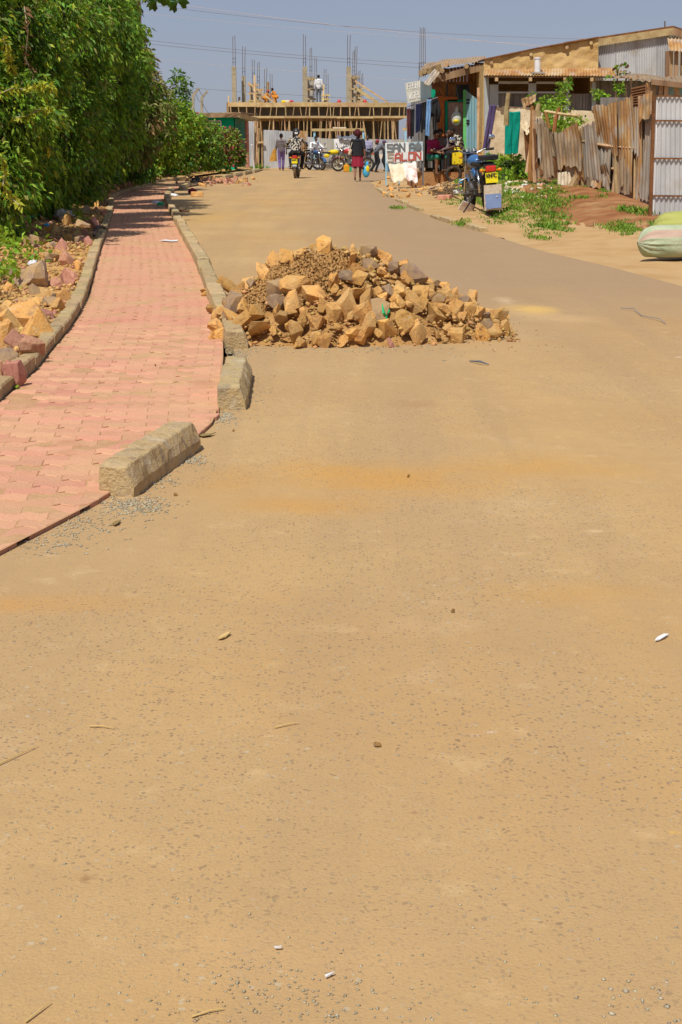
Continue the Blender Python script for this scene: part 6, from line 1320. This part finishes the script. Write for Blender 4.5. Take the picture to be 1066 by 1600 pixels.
# ------------------------------------------------------------------ sacks by the gate
def sack(label, c, axis, L, r, m, stripe=None, mouth=True):
    ax = Vector(axis).normalized(); sx = ax.cross(Vector((0, 0, 1))).normalized(); uz = sx.cross(ax); c = Vector(c); n = 64; rows = []
    pr = [(0, .015), (.012, .05), (.03, .1), (.07, .155), (.13, .185), (.25, .2), (.45, .205), (.65, .2), (.82, .19), (.92, .16), (.98, .1), (1, .02)]
    for s, rr in pr:
        row = []
        for j in range(n+1):
            a = 2*math.pi*j/n; pl = math.exp(-s*8)*.17*math.sin(a*13+3*math.sin(a*3)+s*6)+.1*fbm((math.cos(a)*1.8+L, math.sin(a)*1.8, s*5)); q = rr*(1+pl)*r/.2
            x, z = q*math.cos(a), q*math.sin(a)*.95
            if z < -r*.72: z = -r*.72-(abs(z)-r*.72)*.15
            row.append(c+ax*((s-.0)*L-.03*math.exp(-s*20))+sx*x+uz*z)
        row[-1] = row[0].copy(); rows.append(row)
    root = empty('sack', (c.x, c.y, max(0, c.z-r)), label, 'sack', 'sacks by the gate'); mb = MB(); k = len(rows[0])
    mb.grid(rows)
    if stripe: mb.m = [1 if .05 < (f[0] % k)/n < .13 else 0 for f in mb.f]
    mb.build('woven_cover', [m, stripe or m], root, smooth=True)
    MB().torus(c+ax*.012, .02, .012, 'X', 14, 6).build('tie', 'straw', root); return root
c_ = G(1006, 411); sack('pale green woven sack with a pink stripe lying in front of the gate', (c_.x, c_.y+.25, .2), (1, .12, 0), .95, .205, 'sack_green', 'sack_pink')
sack('yellow-green woven sack slumped on top of the pale green one', (c_.x+.22, c_.y+.58, .34), (.95, -.2, .05), .9, .19, 'sack_yellow', None)

# ------------------------------------------------------------------ hanging clothes
def trousers(label, top_l, top_r, bot, d, m, swing=0.0):
    """two legs hung from a waistband; picture points for the waist ends and the hem"""
    a, b, h = at(*top_l, d), at(*top_r, d), at(*bot, d); root = empty('hanging_trousers', a.lerp(b, .5), label, 'trousers', 'clothes hung out')
    ux = (b-a); Wd = ux.length; ux.normalize(); dn = h-a.lerp(b, .5); hip = a.lerp(b, .5)+dn*.28
    for s in (-1, 1):
        p0 = a.lerp(b, .5)+ux*s*Wd*.24; p1 = hip+ux*s*Wd*.26; p2 = h+ux*s*Wd*.24+Vector((0, 0, u(-.06, .06))); rows = []
        for i in range(13):
            t = i/12; p = p0.lerp(p1, t/.3) if t < .3 else p1.lerp(p2, (t-.3)/.7); w_ = Wd*(.29 if t < .3 else .29-.07*(t-.3))
            rows.append([p+ux*w_*math.cos(q)+Vector((0, .045*math.sin(q)*(1+.4*math.sin(q*3+t*9)), 0)) for q in [2*math.pi*j/14 for j in range(15)]])
        MB().grid(rows).build('trouser_leg', m, root, smooth=True)
    MB().tube([a, a.lerp(b, .5)-Vector((0, 0, .02)), b], .035, 8).build('waistband', m, root)
    return root
trousers('teal trousers draped over the fence line below the veranda', (791, 176), (813, 176), (799, 242), 38, 'teal')
trousers('dark purple trousers hanging beside the pale veranda post', (765, 166), (776, 165), (759, 234), 42.6, 'purple')
trousers('light blue trousers hanging under the kiosk eave', (667, 157), (674, 157), (668, 213), 45.0, 'denim')
trousers('navy trousers hanging left of the light blue pair', (650, 164), (658, 163), (653, 205), 45.1, 'navy')
trousers('black trousers hanging between the navy and light blue pairs', (658.5, 162), (666, 160), (661, 204), 45.15, 'dark_cloth')
trousers('maroon trousers hanging at the left end of the kiosk eave', (636, 171), (641.5, 170), (639, 216), 45.0, 'maroon')
trousers('long black trousers hanging next to the maroon pair', (642, 172), (648, 171), (644, 214), 45.05, 'dark_cloth')
def garment(label, x0, y0, x1, y1, d, m):
    a, b = at(x0, y0, d), at(x1, y0, d); h = at(x0, y1, d).z; root = empty('hanging_jacket', a.lerp(b, .5), label, 'jacket', 'clothes hung out'); rows = []
    for i in range(11):
        t = i/10; w_ = (b.x-a.x)/2*(.55+.45*min(1, t*4))*(1+.06*math.sin(t*9)); c = (a.x+b.x)/2+.03*math.sin(t*5)
        rows.append([Vector((c+w_*math.cos(q), d+.07*math.sin(q)*(1+.3*math.sin(q*5)), a.z+(h-a.z)*t)) for q in [2*math.pi*j/18 for j in range(19)]])
    MB().grid(rows).build('jacket_body', m, root, smooth=True); MB().tube([(a.x+.02, d, a.z-.05), (a.x-.06, d, a.z-.4), (a.x-.03, d, a.z-.7)], [.05, .055, .045], 8).build('sleeve', m, root, smooth=True)
    MB().tube([(b.x-.02, d, a.z-.05), (b.x+.05, d, a.z-.4), (b.x+.03, d, a.z-.7)], [.05, .055, .045], 8).build('sleeve', m, root, smooth=True)
garment('black jacket hanging under the green box by the orange doorframe', 672, 153, 684, 182, 45.3, 'dark_cloth')
o = MB().ball(at(713, 185, 46.2), (.16, .12, .22), 12, 9).ball(at(714, 172, 46.2), (.05, .05, .12), 8, 6).build('plastic_bag', 'sign_grey', loc=at(713, 170, 46.2), smooth=True); tag(o, 'pale plastic bag hanging on the pink door', 'plastic bag')
MB().ball(at(713, 189, 46.16), (.11, .1, .08), 10, 7).build('yellow_content', 'jerry_yellow', o, smooth=True)
MB_ = MB(); tag(MB().tube([at(632, 168, 45.1), at(660, 160, 45.1), at(684, 152, 45.2)], .012, 5).build('clothes_line', 'wire', loc=at(632, 168, 45.1)), 'thin line under the kiosk eave that carries the trousers', 'line')

# ------------------------------------------------------------------ orange stand, jerrycans, board
ob = G(693, 290); dB = ob.y; st = empty('iron_stand', ob, 'tall orange iron lattice stand on splayed feet in front of the kiosk', 'stand'); zz_ = at(693, 200, dB).z
for s in (-1, 1):
    MB().beam(ob+Vector((s*.085, 0, .28)), ob+Vector((s*.085, 0, zz_)), .03, .03).build('upright', 'orange_iron', st)
    MB().beam(ob+Vector((s*.085, .16, .28)), ob+Vector((s*.085, .16, zz_-.05)), .025, .025).build('upright', 'dark_rust', st)
    MB().beam(ob+Vector((s*.06, 0, .38)), ob+Vector((s*.27, -.08, 0)), .045, .03).build('foot', 'orange_iron', st); MB().beam(ob+Vector((s*.06, .1, .38)), ob+Vector((s*.2, .35, 0)), .045, .03).build('foot', 'orange_iron', st)
for y in (202, 220, 249, 265, 276): MB().box((ob.x, ob.y-.005, at(693, y, dB).z), (.16, .05, .09)).build('cross_plate', 'orange_iron', st)
MB().tube([at(688, 196, dB), at(690, 195, dB), at(697, 196, dB), at(700, 199, dB)], .02, 6).build('top_bar', 'steel', st)
for y, x0, x1 in ((243, 664, 706), (254, 668, 722)): MB().tube([at(x0, y, dB-.03), at(x1, y+.5, dB-.03)], .015, 6).build('side_arm', 'steel', st)
for x in (683, 701): MB().tube([at(x, 242, dB-.03), at(x, 255, dB-.03)], .015, 6).build('arm_link', 'steel', st)
def jerry(label, c, w_, h, dp, m, rz=0):
    root = empty('jerrycan', c, label, 'jerrycan', 'jerrycans'); q = Matrix.Rotation(rz, 3, 'Z'); c = Vector(c)
    b = MB().box(c+Vector((0, 0, h*.45)), (w_, dp, h*.9), q); bevel(b.build('can_body', m, root), w_*.12, 3)
    bevel(MB().box(c+Vector((0, 0, h*.93)), (w_*.6, dp*.7, h*.12), q, .8).build('shoulder', m, root), .02, 2)
    MB().tube([c+q @ Vector((-w_*.3, 0, h*.92)), c+q @ Vector((-w_*.25, 0, h*1.06)), c+q @ Vector((w_*.15, 0, h*1.06)), c+q @ Vector((w_*.2, 0, h*.92))], w_*.05, 6).build('handle', m, root)
    MB().tube([c+q @ Vector((w_*.34, 0, h*.9)), c+q @ Vector((w_*.34, 0, h*1.02))], w_*.09, 8).build('cap', 'black_plastic', root); return root
p = at(714.5, 257.5, 44.6); jerry('yellow jerrycan hung on the arm of the orange stand', p, .3, .46, .2, 'jerry_yellow')
p = G(541.5, 268.5); jerry('orange jerrycan on the ground against the red motorcycle', p, .26, .34, .2, 'orange_plastic', .2)
jerry('small green can on the ground behind the orange jerrycan', G(547.5, 268), .14, .2, .14, 'green_plastic')
# draped sheet on stones in front of the salon board
rows = []; a = at(616, 262, 44.0)
for i in range(21):
    t = i/20; rows.append([Vector((at(609+46*s+6*t*(1-s), 0, 44).x, 44.3-.75*t, at(630, 257+25*t-4*s*(1-t)+2.5*math.sin(s*9)*t, 44.3-.75*t).z+.03*fbm((s*6, t*5, 3))+.03*math.sin(s*22+t*3)*(.3+t))) for s in [j/30 for j in range(31)]])
mb = MB().grid(rows); mb.m = [1 if (f[0] % 31)/30 > .5 else 0 for f in mb.f]
o = mb.build('draped_sheet', ['cloth_sheet', 'cloth_poster'], loc=G(632, 284), smooth=True); tag(o, 'cream and faded red sheet draped over stones below the salon board', 'sheet'); sd = o.modifiers.new('s', 'SOLIDIFY'); sd.thickness = .01
dbs = empty('kiosk_rubble', (at(660, 292, 43.5).x, 43.5, 0), 'scatter of stones and broken blocks on the ground before the kiosk', 'rubble')
for px_, py_, r_ in [(613, 283, .16), (632, 283, .14), (650, 280, .13), (607, 279, .12), (700, 283, .34), (720, 280, .3), (685, 295, .17), (676, 296, .14), (668, 292, .12), (712, 290, .16), (725, 288, .22), (735, 284, .25), (663, 284, .15), (655, 275, .2), (690, 302, .12), (702, 299, .1)]+[(random.gauss(680, 30), random.gauss(296, 5), u(.04, .1)) for _ in range(70)]+[(u(588, 640), u(286, 312), u(.04, .08)) for _ in range(25)]:
    p = G(px_, py_, .03); stone(random.choice(RK if random.random() < .6 else RKG), (p.x, p.y, max(.02, lift(p.x, p.y, .03))+r_*.2), r_, dbs)
mb = MB()
for i in range(90): p = G(702+random.gauss(0, 9), 303+random.gauss(0, 4)); q = p+Vector((u(-.4, .4), u(-.5, .5), u(-.02, .05))); p.z = lift(p.x, p.y, .03)+u(0, .12); q.z = lift(q.x, q.y, .03)+.02; mb.tube([p, p.lerp(q, .5)+Vector((0, 0, .04)), q], .012, 4)
o = mb.build('brushwood', 'twig', loc=G(702, 303)); tag(o, 'low pile of charred twigs and sticks beside the parked motorcycle', 'brushwood', kind='stuff')
P = rng.normal(size=(500, 3))*np.array([.22, .2, .26])+np.array(at(735, 262, 44.5)); dv = rng.normal(size=P.shape); dv /= np.linalg.norm(dv, axis=1)[:, None]
db = empty('dry_shrub', at(735, 285, 44.5), 'dead brown shrub left of the parked motorcycle handlebar', 'shrub'); leaf_mesh('foliage', P, dv, rng.uniform(.05, .13, 500), rng.uniform(.02, .06, 500), 'leaf_dry', db)
o = MB().torus(at(709, 272, 44.4), .2, .05, 'Y', 22, 8).build('old_tyre', 'rubber', loc=at(709, 278, 44.4), smooth=True); tag(o, 'old black tyre leaning below the yellow jerrycan', 'tyre')
o = MB().box(G(729, 324, .12)+Vector((0, 0, 0)), (.26, .02, .2), (.5, .35, .3)).build('number_board', 'cloth_poster', loc=G(729, 326)); tag(o, 'striped scrap panel lying by the front of the parked motorcycle', 'panel')
for i, (px_, py_, w_, h_) in enumerate(((695, 312, .3, .12), (716, 304, .2, .1), (722, 297, .16, .14))):
    p = G(px_, py_, .04); o = MB().box((p.x, p.y, lift(p.x, p.y, .03)+h_/2), (w_, .2, h_), (u(-.1, .1), u(-.1, .1), u(-.5, .5))).build('rubbish', ('pink_stone', 'white_plastic', 'blue_plastic')[i], loc=p); bevel(o, .02, 2); tag(o, ('pinkish block lying on the dirt left of the motorcycle', 'crumpled white wrapper on the charred twigs', 'crumpled blue wrapper beside the charred twigs')[i], 'rubbish')
# rubbish on the bank
P_ = MB()
for i in range(40):
    p = bank_pt(u(.42, .62), u(.5, .97)); P_.mi = random.randrange(4); P_.box(p+Vector((0, 0, .02)), (u(.04, .2), u(.04, .16), u(.015, .06)), (u(-.5, .5), u(-.5, .5), u(0, 3)), u(.5, .9))
tag(P_.build('scattered_rubbish', ['cloth_sheet', 'cream', 'pink_stone', 'sign_grey']), kind='stuff')

# ------------------------------------------------------------------ litter
def flat_bit(name, label, cat, px_, py_, pts, m, z=.0, lift_=.004, curl=.02, group=None):
    c = G(px_, py_, z); rows = []
    P2 = [G(px_+a*.8, py_+b*.7, z) for a, b in pts]
    mb = MB(); mb.prism([Vector((p.x, p.y, z+lift_+curl*.35*abs(fbm((p.x*9, p.y*9, i*1.0))))) for i, p in enumerate(P2)], (0, 0, .003)); o = mb.build(name, m, loc=c); return tag(o, label, cat, group)
flat_bit('paper', 'torn white sheet of paper lying across the pink pavement', 'paper', 264, 377, [(-19, 0), (-6, -2.4), (4, -.8), (17, -2), (17, 1.5), (6, 2.6), (-8, 1.2)], 'white_sheet', PZ, .006, .03)
flat_bit('paper', 'white paper scrap on the road at the far right edge', 'paper', 1034, 1000, [(-14, 7), (-8, 0), (4, -6), (14, -8), (6, -1), (-4, 4)], 'white_sheet', 0, .004, .02)
flat_bit('paper', 'small white paper strip on the road at the bottom middle', 'paper', 515, 1528, [(-9, 3), (8, -5), (10, -3), (-6, 5)], 'white_sheet')
flat_bit('paper', 'white paper speck just left of the paper strip at the bottom', 'paper', 435, 1485, [(-8, -1), (0, 0), (7, -1), (6, 2), (-4, 2)], 'white_sheet')
flat_bit('leaf', 'dry curled leaf on the road left of centre', 'leaf', 350, 997, [(-12, 6), (-6, -2), (6, -8), (14, -6), (4, 2), (-4, 6)], 'straw', 0, .003, .02)
flat_bit('leaf', 'yellow leaf at the foot of the left edging stones', 'leaf', 26, 606, [(-6, 1), (0, -3), (6, -1), (2, 3)], 'leaf_yellow', PZ, .004, .03)
flat_bit('leaf', 'dry leaf beside the gap between the two near kerb stones', 'leaf', 322, 682, [(-16, 1), (-4, -3), (10, -2), (20, -4), (8, 2), (-6, 4)], 'leaf_dry', 0, .004, .04)
flat_bit('leaf', 'brown leaf on the road below the nearest kerb stone', 'leaf', 182, 820, [(-9, 2), (-2, -4), (9, -6), (4, 2), (-3, 5)], 'leaf_dry', 0, .004, .03)
o = MB().tube([G(734, 566)+Vector((0, 0, .008)), G(750, 570)+Vector((0, 0, .02)), G(764, 571.5)+Vector((0, 0, .008))], [.004, .007, .003], 6).build('dark_stick', 'slate', loc=G(750, 570)); tag(o, 'dark curved strip of bark on the road right of the heap', 'stick')
for a, b, lab in (((-8, 1200), (60, 1168), 'straw stalk on the road at the left edge'), ((40, 1600), (80, 1570), 'straw stalk on the road at the bottom left corner'), ((300, 1592), (350, 1580), 'straw stalk near the gravel at the bottom'), ((430, 1139), (468, 1132), 'thin straw on the road near the middle'), ((140, 1137), (180, 1141), 'pale straw on the road left of the middle one')):
    p, q = G(*a), G(*b); o = MB().tube([p+Vector((0, 0, .004)), p.lerp(q, .5)+Vector((.002, .003, .006)), q+Vector((0, 0, .005))], [.0018, .0016, .0008], 5).build('straw', 'straw', loc=p); tag(o, lab, 'straw')
for i, (px_, py_, lab) in enumerate(((708, 957, 'small brown clod on the road right of the middle'), (275, 775, 'small orange pebble on the road below the nearest kerb stone'), (365, 674, 'small red pebble on the road by the second kerb stone'), (638, 746, 'tiny dark clod on the road below the heap'), (590, 1167, 'reddish pebble on the road in the lower middle'), (243, 572, 'dark pebble on the pink pavement'))):
    p = G(px_, py_, PZ if i == 5 else 0); r_ = .009; o = stone(RK[i], (p.x, p.y, (PZ if i == 5 else 0)+.006), r_, None); o.name = 'pebble'; tag(o, lab, 'pebble')
o = MB().tube([G(970, 483)+Vector((0, 0, .01)), G(990, 486)+Vector((0, 0, .02)), G(1003, 495)+Vector((0, 0, .01)), G(1030, 502)+Vector((0, 0, .02)), G(1040, 507)+Vector((0, 0, .01))], .003, 5).build('loose_wire', 'wire', loc=G(990, 490)); tag(o, 'thin loose wire curled on the road at right', 'wire')
# litter between hedge and sidewalk
def crumple(name, label, cat, px_, py_, r_, m, z=.12, fl=.6):
    c = G(px_, py_, z); mb = MB(); mb.ball((0, 0, 0), 1, 12, 8); vs = []
    for v in mb.v: v = Vector(v); k = r_*(1+.55*fbm(v*2.3+Vector((px_, py_, 0)))); vs.append((c.x+v.x*k, c.y+v.y*k, c.z+max(-.02, v.z*k*fl)+r_*fl*.4))
    mb.v = vs; return tag(mb.build(name, m, loc=c), label, cat)
crumple('plastic_bag', 'clear grey plastic bag on the rubble below the hedge', 'plastic bag', 100, 341, .17, 'mirror' if False else 'zinc_dull'); crumple('plastic_bag', 'silvery crumpled bag in the shade under the hedge', 'plastic bag', 87, 321, .13, 'white_plastic', .15); crumple('wrapper', 'blue wrapper among the rubble by the hedge', 'wrapper', 73, 353, .045, 'blue_plastic')
crumple('wrapper', 'white scrap on the rubble strip near the near weeds', 'wrapper', 51, 413, .05, 'white_plastic'); crumple('wrapper', 'white scrap in the shade at the hedge foot where it turns', 'wrapper', 146, 298, .1, 'white_plastic', .15); crumple('bottle', 'green plastic bottle scrap at the kerb beyond the paper', 'bottle', 307, 322, .07, 'green_plastic', .06) if False else crumple('bottle', 'green plastic scrap on the far pavement beside the kerb', 'bottle', 251, 321, .075, 'green_plastic', .06)
crumple('wrapper', 'white plastic scrap by the kerb where the pavement bends', 'wrapper', 271, 306, .11, 'white_plastic', .02, .35); crumple('wrapper', 'pale bottle and wrapper litter on the far pavement', 'wrapper', 244, 318, .1, 'white_plastic', .05, .4); crumple('clod', 'dark clod of mud on the road near the far kerb', 'clod', 286, 331, .12, 'twig', 0, .45); crumple('clod', 'dark cube-like lump among the pink rubble far left', 'clod', 306, 287, .16, 'black', 0, .9); crumple('clod', 'rust-red lump on the road past the far kerb', 'clod', 301, 303, .13, 'crimson', 0, .7)
o = MB().tube([G(147, 372, .1)+Vector((0, 0, .03)), G(152, 365, .1)+Vector((0, 0, .08)), G(160, 361, .1)+Vector((0, 0, .06)), G(167, 360.5, .1)+Vector((0, 0, .02))], [.02, .03, .025, .01], 7).build('rubber_strip', 'rubber', loc=G(150, 370, .1)); tag(o, 'black rubber strip bent over the left edging stones', 'rubber strip')
o = MB().tube([G(40, 342, .15), G(64, 334, .18)], .018, 6).build('green_tube', 'teal', loc=G(40, 342, .15)); tag(o, 'thin teal plastic tube in the litter under the hedge', 'tube')
for i, (px_, py_, w_) in enumerate(((308, 307, .18),)):
    p = G(px_, py_); o = MB().box(p+Vector((0, 0, .06)), (w_*1.6, w_, .12), (0, 0, .2)).build('broken_brick', 'stone', loc=p); bevel(o, .015, 2); tag(o, 'orange broken block on the road beside the rust-red lump', 'brick')
